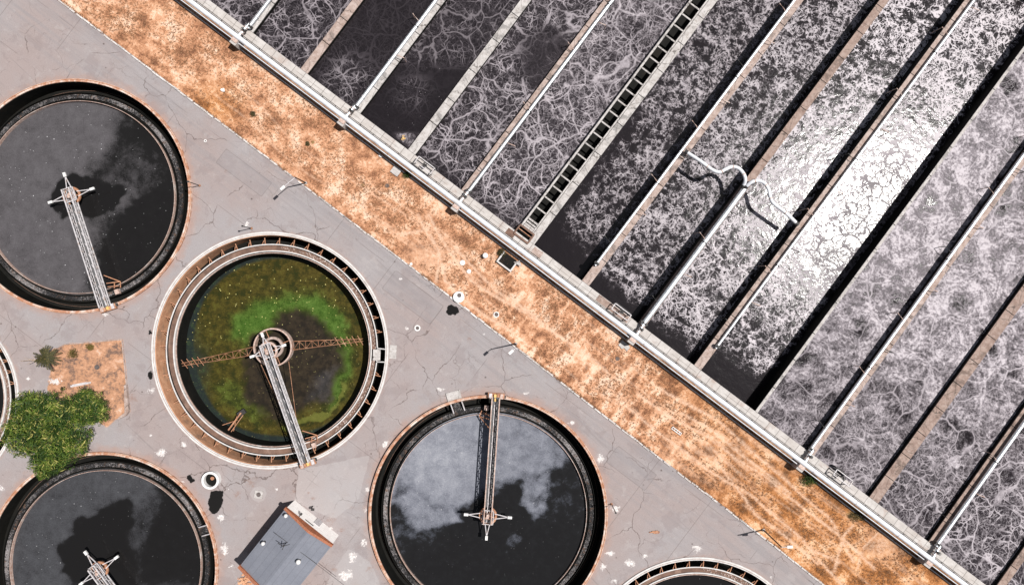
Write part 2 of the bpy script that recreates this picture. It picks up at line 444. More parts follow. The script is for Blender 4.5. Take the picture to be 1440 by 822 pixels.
    W_ = [(78, 535, 11, 7), (212, 549, 7, 6), (227, 636, 10, 8), (258, 625, 6, 5), (311, 728, 7, 8), (316, 771, 8, 10), (324, 795, 4, 4), (212, 612, 3, 3),
          (365, 694, 4, 3), (389, 688, 4, 3), (620, 547, 8, 3), (740, 552, 6, 3), (543, 624, 7, 8), (516, 687, 4, 7), (514, 717, 3, 6), (511, 762, 6, 7),
          (496, 783, 8, 9), (486, 808, 13, 12), (844, 645, 8, 9), (866, 715, 8, 7), (804, 594, 7, 3), (858, 777, 9, 5), (848, 796, 6, 6), (886, 792, 10, 8),
          (907, 782, 5, 5), (981, 771, 9, 7), (864, 816, 6, 4), (563, 392, 4, 3), (572, 462, 3, 4), (148, 442, 6, 4), (347, 316, 4, 7),
          (3, 686, 5, 6), (256, 677, 4, 2), (321, 688, 2, 2), (466, 742, 3, 3), (300, 700, 3, 2), (40, 532, 5, 3), (1086, 812, 4, 3), (680, 470, 3, 2), (282, 765, 3, 3)]
    for x, y, a, b in W_:
        white = np.maximum(white, (1 - np.hypot((px - x) / a, (py - y) / b)) * 1.0)
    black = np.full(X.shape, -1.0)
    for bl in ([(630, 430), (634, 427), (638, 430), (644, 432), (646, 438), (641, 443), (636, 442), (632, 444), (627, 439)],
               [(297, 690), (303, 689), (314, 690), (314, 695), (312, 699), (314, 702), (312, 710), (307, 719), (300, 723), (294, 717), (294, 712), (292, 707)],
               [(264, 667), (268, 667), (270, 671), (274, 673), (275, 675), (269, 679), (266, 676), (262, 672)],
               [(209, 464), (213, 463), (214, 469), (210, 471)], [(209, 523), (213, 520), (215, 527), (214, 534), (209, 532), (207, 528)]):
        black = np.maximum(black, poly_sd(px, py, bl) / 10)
    dirt = poly_sd(px, py, [(72, 492), (90, 484), (172, 477), (178, 530), (183, 578), (165, 588), (150, 600), (80, 560), (66, 548), (72, 520)]) / 10
    stain = np.full(X.shape, -2.0)
    for x, y, a in ((334, 695, 9), (440, 700, 5), (433, 692, 4), (412, 690, 6), (466, 730, 9), (480, 744, 6), (352, 678, 12), (318, 240, 5), (288, 780, 8), (412, 257, 3), (660, 476, 5), (415, 245, 5), (186, 560, 10), (520, 800, 8), (913, 676, 3), (470, 800, 7)):
        stain = np.maximum(stain, 1 - np.hypot(px - x, py - y) / a)
    patch = np.full(X.shape, -1.0)
    for pp in ([(470, 800), (490, 770), (520, 790), (540, 830), (455, 830)], [(420, 660), (470, 650), (520, 640), (505, 700), (470, 730), (415, 705)],
               [(364, 683), (372, 686), (376, 694), (372, 702), (364, 706), (356, 702), (352, 694), (356, 686)]):
        patch = np.maximum(patch, poly_sd(px, py, pp) / 10)
    rep = np.full(X.shape, -3.0)
    for cu, cw, a, b in ((715, 15, 42, 16), (1105, 8, 34, 14), (420, 12, 40, 12), (640, -60, 15, 24), (905, -85, 22, 15)):
        du, dw = np.abs(UU * 10 + UC - cu) - a, np.abs(WW * 10 + WC - cw) - b
        rep = np.maximum(rep, -np.maximum(du, dw) / 10)
    o = grid('pavement', us, ws, m.m, dict(repair=rep, ring=ring, road=road, white=white, black=black, dirt=dirt, stain=stain, patch=patch), keep,
             to=lambda a, b: (a * CO + b * SI, -a * SI + b * CO))
    struct(o)
pavement()

# ------------------------------------------------------------------ dry grass strip
GRASS_END = W(163)
def grass():
    m = NB('dry_grass', .95, .1)
    wv = m.warp(.8, 1.2, 3)
    n1 = m.noise(.55, 6, .72, wv); n2 = m.noise(3.4, 6, .9); st = m.noise(1.0, 5, .65, m.map((.10, .85, 1), vec=m.map(rz=-ROT, vec=wv)))
    n0 = m.noise(.30, 5, .62, m.map((1, 1, 1), loc=(3, 8, 0), vec=wv))
    rg = m.noise(1.0, 3, .55, m.map((1.15, .22, 1), vec=m.map(rz=-ROT, vec=m.warp(.9, .5, 3))))
    g5 = m.noise(4.6, 4, .85, m.map(loc=(2, 8, 4)))
    f = m.plus(m.plus(m.mul(n1, .38), m.mul(n2, .27)), m.plus(m.plus(m.mul(st, .26), m.mul(m.plus(g5, -.38), .25)), m.plus(m.mul(m.plus(n0, -.5), .56), m.mul(m.mul(m.plus(rg, -.5), m.attr('rake')), .42))))
    c = m.ramp(f, [(.36, (.145, .066, .038)), (.415, (.27, .128, .070)), (.465, (.40, .20, .112)), (.52, (.51, .295, .185)), (.585, (.61, .44, .33))])
    c2 = m.ramp(f, [(.36, (.11, .046, .017)), (.42, (.205, .083, .029)), (.475, (.33, .138, .050)), (.53, (.45, .225, .105)), (.60, (.58, .38, .24))])
    c = m.mix(m.ss(m.attr('rust'), .0, 1.0), c, c2)
    tr = m.mul(m.attr('track'), m.ss(m.noise(2.2, 6, .8), .30, .62))
    c = m.mix(m.math('MINIMUM', tr, .85), c, m.mix(m.ss(n2, .4, .6), (.60, .43, .32), (.46, .30, .21)))
    c = m.mix(m.mul(m.ss(m.noise(11, 3, .75), .56, .70), .35), c, (.09, .045, .025))
    c = m.mix(m.mul(m.ss(m.noise(7, 3, .75, m.map(loc=(5, 5, 5))), .62, .74), .5), c, (.56, .42, .31))
    c = m.mix(m.mul(m.ss(m.plus(m.attr('green'), m.mul(m.plus(n2, -.5), 1.6)), .3, 1.0), .6), c, (.085, .085, .02))
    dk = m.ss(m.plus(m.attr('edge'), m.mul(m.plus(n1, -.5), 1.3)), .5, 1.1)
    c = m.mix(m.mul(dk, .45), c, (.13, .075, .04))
    m.col(c); m.bump(m.plus(m.mul(n1, .5), n2), .9, .14)
    us = np.concatenate([np.arange(-1300, -830, 20), np.arange(-830, 700, 1.8), np.arange(700, 1300, 20)]) / 10
    ts = np.linspace(0, 1, 68)
    k0 = (kerb_w(us * 10 + UC) - WC) / 10 + .12
    WW = k0[None, :] + (GRASS_END - .02 - k0[None, :]) * ts[:, None]; UU = np.repeat(us[None, :], len(ts), 0)
    X = UU * CO + WW * SI; Y = -UU * SI + WW * CO; px, py = X * 10 + CX, CY - Y * 10
    track = np.zeros_like(X)
    T_ = [[(560, 330), (600, 318), (612, 345), (625, 395), (652, 420), (720, 465)], [(600, 300), (628, 350), (660, 392), (740, 440), (800, 480)],
          [(585, 300), (615, 350), (612, 395)], [(640, 350), (700, 408), (770, 458), (860, 525)],
          [(900, 555), (1000, 620), (1080, 672), (1180, 752), (1230, 800)], [(930, 545), (1010, 596), (1100, 668), (1170, 730), (1200, 790)],
          [(880, 570), (980, 650), (1060, 700), (1130, 760), (1190, 830)], [(1000, 640), (1060, 720), (1150, 790)], [(960, 580), (1060, 650), (1110, 690)],
          [(1172, 800), (1190, 752), (1200, 740)], [(1180, 790), (1140, 770)], [(1205, 800), (1215, 770), (1240, 740)], [(300, 130), (380, 200), (470, 270), (580, 340)], [(330, 120), (420, 200), (520, 270), (600, 320)]]
    wx = np.array([mnoise.noise((a * .12, b * .12, 21)) for a, b in zip(X.ravel(), Y.ravel())]).reshape(X.shape) * 7
    wy = np.array([mnoise.noise((a * .12, b * .12, 33)) for a, b in zip(X.ravel(), Y.ravel())]).reshape(X.shape) * 7
    for k_ in range(46):
        u_ = random.uniform(900, 1560); v_ = random.uniform(58, 140); l_ = random.uniform(30, 130); dv = random.uniform(-6, 6)
        f_ = lambda u, v: (u * CO + v * SI, u * SI - v * CO)
        T_.append([f_(u_, v_), f_(u_ + l_, v_ + dv)])
    for k_ in range(14):
        u_ = random.uniform(560, 800); v_ = random.uniform(56, 120); l_ = random.uniform(30, 90)
        T_.append([f_(u_, v_), f_(u_ + l_, v_ + random.uniform(-10, 10))])
    for i, t in enumerate(T_):
        wd = 2.4 if i < 11 else 1.6
        track = np.maximum(track, np.exp(-(line_d(px + wx, py + wy, t) / wd) ** 2) * (1.0 if i < 12 else .5))
    track = np.maximum(track, .75 * np.clip(1 - np.hypot((px - 1030) / 120, (py - 640) / 55) ** 2, 0, 1) * (.55 + .45 * np.sin((px * SI - py * CO) * .5 + wx)))
    track = np.maximum(track, .8 * np.clip(1 - np.hypot((px - 1240) / 45, (py - 765) / 35), 0, 1))
    track = np.maximum(track, .6 * np.clip(1 - np.hypot((px - 610) / 50, (py - 360) / 40), 0, 1))
    rust = sstep(px, 820, 1120) * 1.0 + np.clip(1 - np.hypot((px - 300) / 70, (py - 150) / 60), 0, 1)
    green = np.zeros_like(X)
    for x, y, a, b in ((1140, 672, 14, 12), (1205, 722, 26, 14), (570, 248, 9, 7), (708, 360, 12, 10), (440, 200, 5, 5), (510, 260, 5, 5)):
        green = np.maximum(green, 1.3 * np.clip(1 - np.hypot((px - x) / a, (py - y) / b), 0, 1))
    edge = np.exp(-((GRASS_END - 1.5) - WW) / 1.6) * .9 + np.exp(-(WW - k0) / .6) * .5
    nz = np.array([mnoise.noise((a * .5, b * .5, 0)) + .5 * mnoise.noise((a * 1.7, b * 1.7, 5)) for a, b in zip(X.ravel(), Y.ravel())]).reshape(X.shape)
    Z = .06 + .06 * nz * np.clip(ts[:, None] * 14, 0, 1) - .05 * track
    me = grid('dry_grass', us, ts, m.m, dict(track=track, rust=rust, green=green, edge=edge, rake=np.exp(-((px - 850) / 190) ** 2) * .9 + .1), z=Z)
    co = np.stack([X, Y, Z], -1).astype('f'); me.data.vertices.foreach_set('co', co.ravel()); me.data.update()
    me['kind'] = 'structure'
    # loose tufts standing in the strip
    vs, fs, rn = [], [], []
    cnt = 0
    while cnt < 17000:
        i, j = (random.randrange(5, len(ts) - 9) if cnt > 2200 else random.choice((0, 0, 1, len(ts) - 2))), random.randrange(len(us))
        if abs(px[i, j] - 720) > 800 or abs(py[i, j] - 411) > 480 or track[i, j] > .4: continue
        if mnoise.noise((X[i, j] * .25, Y[i, j] * .25, 9)) < random.uniform(-.5, .4) + (.15 if cnt < 2200 else 0): continue
        cnt += 1
        x, y, z = X[i, j] + random.uniform(-.1, .1), Y[i, j] + random.uniform(-.1, .1), Z[i, j]
        for k in range(5):
            a = random.uniform(0, 6.28); l = random.uniform(.10, .26); h = random.uniform(.08, .24); b = len(vs)
            dx, dy = math.cos(a), math.sin(a)
            vs += [(x - dy * .02, y + dx * .02, z), (x + dy * .02, y - dx * .02, z), (x + dx * l, y + dy * l, z + h)]
            fs.append((b, b + 1, b + 2)); rn += [random.random() * .9] * 3
    m2 = bpy.data.meshes.new('dry_tufts'); m2.from_pydata(vs, [], fs); a = m2.attributes.new('rnd', 'FLOAT', 'POINT'); a.data.foreach_set('value', rn)
    m2.materials.append(M['straw']); o = bpy.data.objects.new('dry_tufts', m2); S.collection.objects.link(o); struct(o, 'stuff')
    o['label'] = 'loose tufts of dry straw-coloured grass along the strip'; o['category'] = 'grass'
grass()

# kerb between pavement and grass
def kerb():
    mb = MB(); us = np.arange(-500, 2200, 12.2)
    for a, b in zip(us[:-1], us[1:]):
        if random.random() < .06: continue
        d_ = random.gauss(0, .025)
        pa, pb = (U(a) + random.uniform(0, .08), (kerb_w(a) - WC) / 10 + d_), (U(b) - random.choice((.03, .03, .05, .25)), (kerb_w(b) - WC) / 10 + d_ + random.gauss(0, .02))
        A, B = uw2world(*pa), uw2world(*pb); j = random.uniform(-.04, .012)
        mb.bar((A.x, A.y, .06 + j), (B.x, B.y, .06 + j * .5), random.uniform(.19, .25), .2)
    struct(mb.build('kerb', M['conc_kerb']))
kerb()
def strip_edge():
    mb = MB()
    for a in np.arange(-400, 2100, 30):
        if 1228 < a < 1250 or 800 < a < 812: continue
        mb.box((U(a + 15), W(147.8) + random.uniform(-.02, .02), .08), (2.97, .16, .3), 0)
    o = mb.build('concrete_edging', M['rim_white']); o.rotation_euler = (0, 0, ROT); struct(o)
strip_edge()

# far land
def terrain():
    m = NB('dry_land', .95, .1)
    n = m.noise(.02, 6, .6)
    m.col(m.ramp(n, [(.35, (.14, .09, .05)), (.5, (.26, .17, .10)), (.65, (.20, .18, .14))]))
    a, b, c, d = -95.0, 95.0, -95.0, 95.0     # hole, in walkway axes
    u0, u1, w0, w1 = -129.5, 129.5, -109.5, 112.0
    L = 2500
    mb = MB()
    for x0, x1, y0, y1 in ((-L, u0, -L, L), (u1, L, -L, L), (u0, u1, -L, w0), (u0, u1, w1, L)):
        mb.add([(x0, y0, -.004), (x1, y0, -.004), (x1, y1, -.004), (x0, y1, -.004)], [(0, 1, 2, 3)])
    o = mb.build('terrain', m.m); o.rotation_euler = (0, 0, ROT); struct(o)
terrain()

# ------------------------------------------------------------------ aeration basin
TOP = 1.0
UW0, UW1, WEND = -128.0, 128.0, 110.0
def brot(name, label, cat, u, v, z=0, group=None):
    p = uw2world(u, v); return thing(name, label, cat, (p.x, p.y, z), ROT, group)
def loc(mb, u, v):       # builder coordinates are basin metres; shift to the thing's own base
    mb.v = [(a - u, b - v, c) for a, b, c in mb.v]; return mb

# divider walls: name -> (u left, u right at walkway; shift of u at far end)  px
WALLS = {
    'm2': (202, 214, 0), 'm1': (300, 312, 0), 'w0': (396, 408, 0), 'w1': (487.5, 500.8, 0), 'w2': (585, 597.3, 0), 'w3': (678.7, 691, 0),
    'w4': (797, 807, 0), 'w5': (891, 903.5, 0), 'w6': (990, 1001, -1), 'w7': (1088.5, 1100.5, -3), 'w8': (1196, 1200, -4.5),
    'w9': (1288, 1299.5, -9), 'w10': (1397, 1412, -8), 'w11': (1501, 1512, -12), 'w12': (1615, 1626, -12), 'w13': (1722, 1734, -14)}
WTOP = {k: TOP for k in WALLS}; WTOP['w8'] = .22
W0_, W1_ = 176.6, 900.0
LAB = {'m2': 'pale divider wall at the far upper left end of the basins', 'm1': 'pale divider wall second from the upper left end of the basins',
       'w0': 'pale divider wall where the long walkway meets the top left of the basins', 'w1': 'pale divider wall under a white pipe beside the darkest still bay',
       'w2': 'bare pale divider wall without any pipe, ending by the yellow spot in the dark bay', 'w3': 'tan divider wall with a white pipe on its right, left of the ladder-like channel',
       'w4': 'bare pale divider wall running along the right side of the ladder-like channel', 'w5': 'tan divider wall with a thin white pipe, second wall right of the ladder channel edge, left of the curved hoses',
       'w6': 'brown divider wall carrying the thick pipe where the two curved hoses meet', 'w7': 'tan divider wall with a thin white pipe where the right curved hose ends',
       'w8': 'thin low baffle wall with a wide black strip beside the white glaring bay', 'w9': 'divider wall with a white pipe, first full wall right of the wide black strip',
       'w10': 'wide bare brown divider wall without a pipe among the grey foam bays', 'w11': 'narrow tan divider wall with a thick white pipe near the lower right corner',
       'w12': 'divider wall cut by the lower right corner of the photo', 'w13': 'divider wall beyond the lower right corner of the photo'}
COP = {'m2': 'conc_white', 'm1': 'conc_white', 'w0': 'conc_tan', 'w1': 'conc_white', 'w2': 'conc_white', 'w3': 'conc_tan', 'w4': 'conc_white', 'w5': 'conc_tan', 'w6': 'conc_rust',
       'w7': 'conc_tan', 'w8': 'conc_white', 'w9': 'conc_tan', 'w10': 'conc_rust', 'w11': 'conc_rust', 'w12': 'conc_rust', 'w13': 'conc_tan'}
def wall_u(k, v, side, z):
    a, b, s = WALLS[k]; t = (v - W0_) / (660.0 - W0_)
    return U((a, b, (a + b) / 2)[side] + s * t, z)

for k in WALLS:
    z1 = WTOP[k]; r = brot('divider_wall', LAB[k], 'basin wall', wall_u(k, 500, 2, z1), W(500, z1), 0, 'divider walls between the basin bays')
    bu, bv = wall_u(k, 500, 2, z1), W(500, z1)
    va, vb = W(W0_, z1), W(W1_, z1)
    def quadwall(v0, v1, ins, za, zb):
        pts = []
        for vpx, sd in ((v0, 0), (v0, 1), (v1, 1), (v1, 0)):
            u_ = wall_u(k, vpx, sd, z1) + (ins if sd == 0 else -ins); pts.append((u_, W(vpx, z1)))
        return pts, za, zb
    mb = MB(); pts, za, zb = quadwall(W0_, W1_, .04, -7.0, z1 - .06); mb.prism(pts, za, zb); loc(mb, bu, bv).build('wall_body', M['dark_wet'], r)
    mb = MB(); v = W0_ + .3; step = 47 if k not in ('w10',) else 38
    while v < W1_:
        e = min(v + step * random.uniform(.85, 1.15), W1_)
        pts, _, _ = quadwall(v, e - 1.0, 0, 0, 0); mb.prism(pts, z1 - .14, z1 + random.uniform(-.006, .006)); v = e
    loc(mb, bu, bv).build('coping', M[COP[k]], r)

# perimeter walls and walkways
def walkway():
    m = NB('walkway_slabs', .85, .25)
    sp = m.n('ShaderNodeSeparateXYZ'); m.put(sp.inputs[0], m.obj)
    n = m.noise(1.1, 5, .65); g = m.noise(8, 3, .7)
    idx = m.math('FLOOR', m.mul(sp.outputs[0], 1 / 1.72))
    wn = m.n('ShaderNodeTexWhiteNoise', noise_dimensions='1D'); m.put(wn.inputs['W'], idx)
    c = m.mix(m.ss(n, .35, .65), (.41, .39, .378), (.33, .31, .297))
    c = m.mix(m.mul(wn.outputs['Value'], .45), c, (.30, .265, .245))
    c = m.mix(m.mul(m.ss(m.noise(.28, 4, .7, m.map(loc=(3, 30, 0))), .54, .66), .6), c, (.27, .20, .17))
    c = m.mix(m.mul(m.ss(g, .5, .75), .4), c, (.2, .175, .165))
    j = m.math('ABSOLUTE', m.plus(m.math('FRACT', m.mul(sp.outputs[0], 1 / 1.72)), -.5))
    c = m.mix(m.mul(m.ss(j, .470, .492), .75), c, (.07, .06, .055))
    l = m.math('ABSOLUTE', m.plus(sp.outputs[1], -.03))
    c = m.mix(m.mul(m.mul(m.ss(l, .05, .02), m.ss(m.noise(.35, 2), .45, .55)), .6), c, (.12, .10, .09))
    m.col(c); m.bump(g, .25, .02)
    v0, v1 = W(163.6, TOP), W(176.6, TOP); vm = (v0 + v1) / 2
    r = brot('basin_walkway', 'long pale concrete slab walkway along the near end of the basins', 'walkway', 0, vm)
    MB().box((0, 0, TOP - .12), (UW1 - UW0, v1 - v0, .24)).build('deck', m.m, r)
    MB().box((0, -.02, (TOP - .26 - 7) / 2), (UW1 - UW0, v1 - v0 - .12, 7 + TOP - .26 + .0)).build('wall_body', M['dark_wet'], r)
    v = W(W1_, TOP); r = brot('basin_walkway', 'pale concrete walkway along the far end of the basins', 'walkway', 0, v + 1.2)
    MB().box((0, 0, TOP - .12), (UW1 - UW0, 2.2, .24)).build('deck', m.m, r)
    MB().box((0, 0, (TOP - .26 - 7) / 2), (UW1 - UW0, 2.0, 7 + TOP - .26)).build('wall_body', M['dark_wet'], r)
    # yard beyond, bed below
    y0 = v + 2.32
    o = MB().add([(UW0 - 1.5, y0, 0), (UW1 + 1.5, y0, 0), (UW1 + 1.5, 112, 0), (UW0 - 1.5, 112, 0)], [(0, 1, 2, 3)]).build('yard', M['conc_tan']); o.rotation_euler.z = ROT; struct(o)
    o = MB().add([(UW0, GRASS_END, -6.9), (UW1, GRASS_END, -6.9), (UW1, y0, -6.9), (UW0, y0, -6.9)], [(0, 1, 2, 3)]).build('basin_floor', M['dark_wet']); o.rotation_euler.z = ROT; struct(o)
walkway()
for u0, u1 in ((UW0, U(202, TOP) - .05), (U(1734 - 24, TOP) + .6, UW1)):
    v0, v1 = W(176.7, TOP), W(W1_, TOP) + .05
    o = MB().box(((u0 + u1) / 2, (v0 + v1) / 2, -3.0), (u1 - u0, v1 - v0, 7.4)).build('yard', M['conc_tan']); o.rotation_euler.z = ROT; struct(o)

# bay water
def foam_common(m, foam, hi, rgh=(.10, .5), gloss=None):
    c = m.ramp(foam, [(0, (.0092, .0074, .0086)), (.22, (.034, .029, .033)), (.55, (.185, .166, .180)), (1.0, hi)])
    m.col(c); m.rough(m.ss(foam, .1, .6, rgh[0], rgh[1]))
    m.b.inputs['IOR'].default_value = 1.33; sp = m.ss(foam, .08, .45, .5, .06); m.put(m.b.inputs['Specular IOR Level'], m.mul(sp, gloss) if gloss is not None else sp)

def web_mat():
    m = NB('webbed_foam_water', .2, .5)
    p1 = m.warp(2.4, .26, 2); p = m.warp(.5, 1.1, 3, p1)
    A, B, dn = m.attr('dens'), m.attr('film'), m.attr('fleck_glare_gain')
    d1 = m.vor(.19, vec=p); d2 = m.vor(.50, vec=p); d3 = m.vor(1.25, vec=p); d4 = m.vor(2.9, vec=p)
    mA = m.noise(.16, 3, .55); mB = m.noise(.45, 4, .6, m.map(loc=(20, 3, 0)))
    wob = m.noise(2.2, 5, .75); w0 = m.plus(wob, -.5)
    l1 = m.mul(m.ss(m.plus(d1, m.mul(w0, .045)), .036, .004), m.ss(mA, .32, .52, .34, .84))
    l2 = m.mul(m.ss(m.plus(d2, m.mul(w0, .07)), .05, .008), m.ss(mB, .34, .58, .30, .9))
    l3 = m.mul(m.ss(m.plus(d3, m.mul(w0, .10)), .085, .02), m.ss(mB, .38, .62, .12, .75))
    l4 = m.mul(m.ss(m.plus(d4, m.mul(w0, .16)), .15, .02), m.ss(m.noise(.7, 3, .6), .40, .62, .08, .52))
    f1 = m.vor(.19, 'F1', vec=p)
    rp = m.plus(m.mul(m.math('SINE', m.plus(m.mul(f1, 68), m.mul(wob, 15))), .5), .5)
    rp = m.mul(m.ss(rp, .62, .96), m.ss(m.noise(1.9, 4, .75, m.map(loc=(1, 8, 0))), .47, .60, .0, .62))
    foam = m.math('MAXIMUM', m.math('MAXIMUM', l1, l2), m.math('MAXIMUM', l3, l4))
    foam = m.math('MAXIMUM', foam, rp)
    vein = m.math('MAXIMUM', l1, m.mul(l2, .6))
    foam = m.plus(foam, m.mul(m.ss(m.noise(6.5, 4, .85), .52, .70), .20))
    foam = m.mul(foam, m.math('MAXIMUM', m.plus(1.0, m.mul(B, -1.25)), .28))
    # grey scum film, broken up by the dark rolling cores of the air boils
    fn = m.plus(m.mul(m.noise(.42, 4, .6, p), .5), m.mul(m.noise(1.7, 6, .75, p), .5)); g7 = m.noise(3.6, 4, .85, m.map(loc=(3, 3, 1)))
    film = m.mul(B, m.ss(m.plus(m.mul(fn, .8), m.mul(g7, .30)), .46, .66, .30, 1.05))
    e1 = m.vor(.24, 'F1', vec=m.warp(1.6, .5, 3)); core = m.mul(m.ss(e1, .48, .08), m.ss(m.noise(.30, 2, .5, m.map(loc=(9, 1, 1))), .36, .52))
    rr = m.plus(m.mul(m.math('SINE', m.plus(m.mul(e1, 42), m.mul(m.noise(1.5, 5, .75), 13))), .5), .5)
    tex = m.noise(2.3, 7, .86, m.warp(.8, .9, 4)); sw_ = m.ss(m.plus(m.mul(rr, .22), m.mul(tex, 1.1)), .42, .90)
    film = m.mul(film, m.plus(.66, m.mul(sw_, .85)))
    dark = m.mul(m.mul(core, m.ss(rr, .2, .7, .35, 1.0)), m.mul(B, 1.0))
    sp2 = m.mul(m.mul(m.ss(g7, .58, .68), B), m.ss(fn, .48, .62))
    foam = m.math('MULTIPLY', foam, A)
    foam = m.math('ADD', m.mul(foam, .95), m.math('SUBTRACT', film, dark), True)
    foam = m.math('MAXIMUM', foam, m.mul(m.mul(vein, m.plus(.35, m.mul(B, .9))), A))
    foam = m.math('ADD', foam, m.mul(sp2, .5), True)
    fl = m.mul(m.ss(m.vor(3.0, 'F1', rnd=1), .13, .06), m.ss(m.noise(.8, 3, .7, m.map(loc=(4, 1, 7))), .5, .62))
    foam = m.math('ADD', foam, m.mul(m.mul(fl, .7), dn), True)
    foam_common(m, foam, (.40, .368, .39), (.12, .6), m.math('MAXIMUM', m.plus(1.0, m.mul(B, -1.45)), .18))
    h = m.plus(m.mul(m.noise(.9, 4, .6), 1.0), m.mul(m.noise(4.0, 3, .6), .22))
    m.bump(m.plus(h, m.mul(foam, .25)), .6, .06)
    return m.m
def boil_mat():
    m = NB('boiling_foam_water', .2, .5)
    p1 = m.warp(1.6, .4, 3); p = m.warp(.55, 1.8, 4, p1)
    A, G = m.attr('dens'), m.attr('film')
    n1 = m.noise(.95, 7, .72, p); big = m.noise(.20, 3, .55); wob = m.noise(3.0, 5, .8); w0 = m.plus(wob, -.5)
    mask = m.ss(m.plus(n1, m.mul(m.plus(big, -.5), .28)), .36, .56)
    d2 = m.vor(.50, vec=p); d3 = m.vor(1.05, vec=p); d4 = m.vor(2.0, vec=p)
    l2 = m.mul(m.ss(m.plus(d2, m.mul(w0, .10)), .085, .005), m.ss(m.noise(.4, 3), .40, .6, .25, 1.0))
    l3 = m.mul(m.ss(m.plus(d3, m.mul(w0, .12)), .085, .015), .85); l4 = m.mul(m.ss(m.plus(d4, m.mul(w0, .14)), .12, .03), .7)
    grain = m.ss(m.noise(3.0, 4, .8, m.map(loc=(2, 2, 9))), .51, .60)
    lace = m.math('MAXIMUM', m.mul(m.math('MAXIMUM', l2, l3), .8), m.math('MAXIMUM', m.mul(l4, .8), m.mul(grain, .74)))
    f = m.mul(mask, m.plus(m.mul(lace, 1.0), .05))
    f = m.math('MAXIMUM', f, m.mul(l2, .55))
    thr = m.ss(m.plus(A, m.mul(m.plus(m.noise(.8, 6, .75, m.map(loc=(2, 7, 0))), -.5), 1.3)), .05, .7)
    f = m.math('MULTIPLY', f, thr, True)
    bl = m.ss(m.noise(.42, 4, .6, m.map(loc=(40, 2, 1))), .64, .72)
    f = m.math('ADD', f, m.mul(m.mul(bl, .45), thr), True)
    net = m.math('MAXIMUM', m.mul(m.ss(m.plus(d2, m.mul(w0, .09)), .075, .02), .42), m.mul(m.mul(l3, grain), .5))
    f = m.mul(m.ss(f, .10, .78), .92)
    f = m.math('MULTIPLY', f, m.attr('fleck_glare_gain'), True)
    f = m.math('MAXIMUM', m.mul(f, m.plus(1.0, m.mul(G, -.70))), m.mul(net, G))
    foam_common(m, f, (.43, .40, .42), (m.plus(.12, m.mul(G, .13)), .5))
    h = m.plus(m.plus(m.mul(m.noise(1.1, 4, .65), .30), m.mul(m.math('MINIMUM', d2, .3), .42)), m.plus(m.mul(m.math('MINIMUM', d3, .3), .30), m.mul(m.noise(3.0, 4, .75), .24)))
    m.bump(h, .75, .055)
    return m.m
MW, MBOIL = web_mat(), boil_mat()

ORD = ['m2', 'm1', 'w0', 'w1', 'w2', 'w3', 'w4', 'w5', 'w6', 'w7', 'w8', 'w9', 'w10', 'w11', 'w12', 'w13']
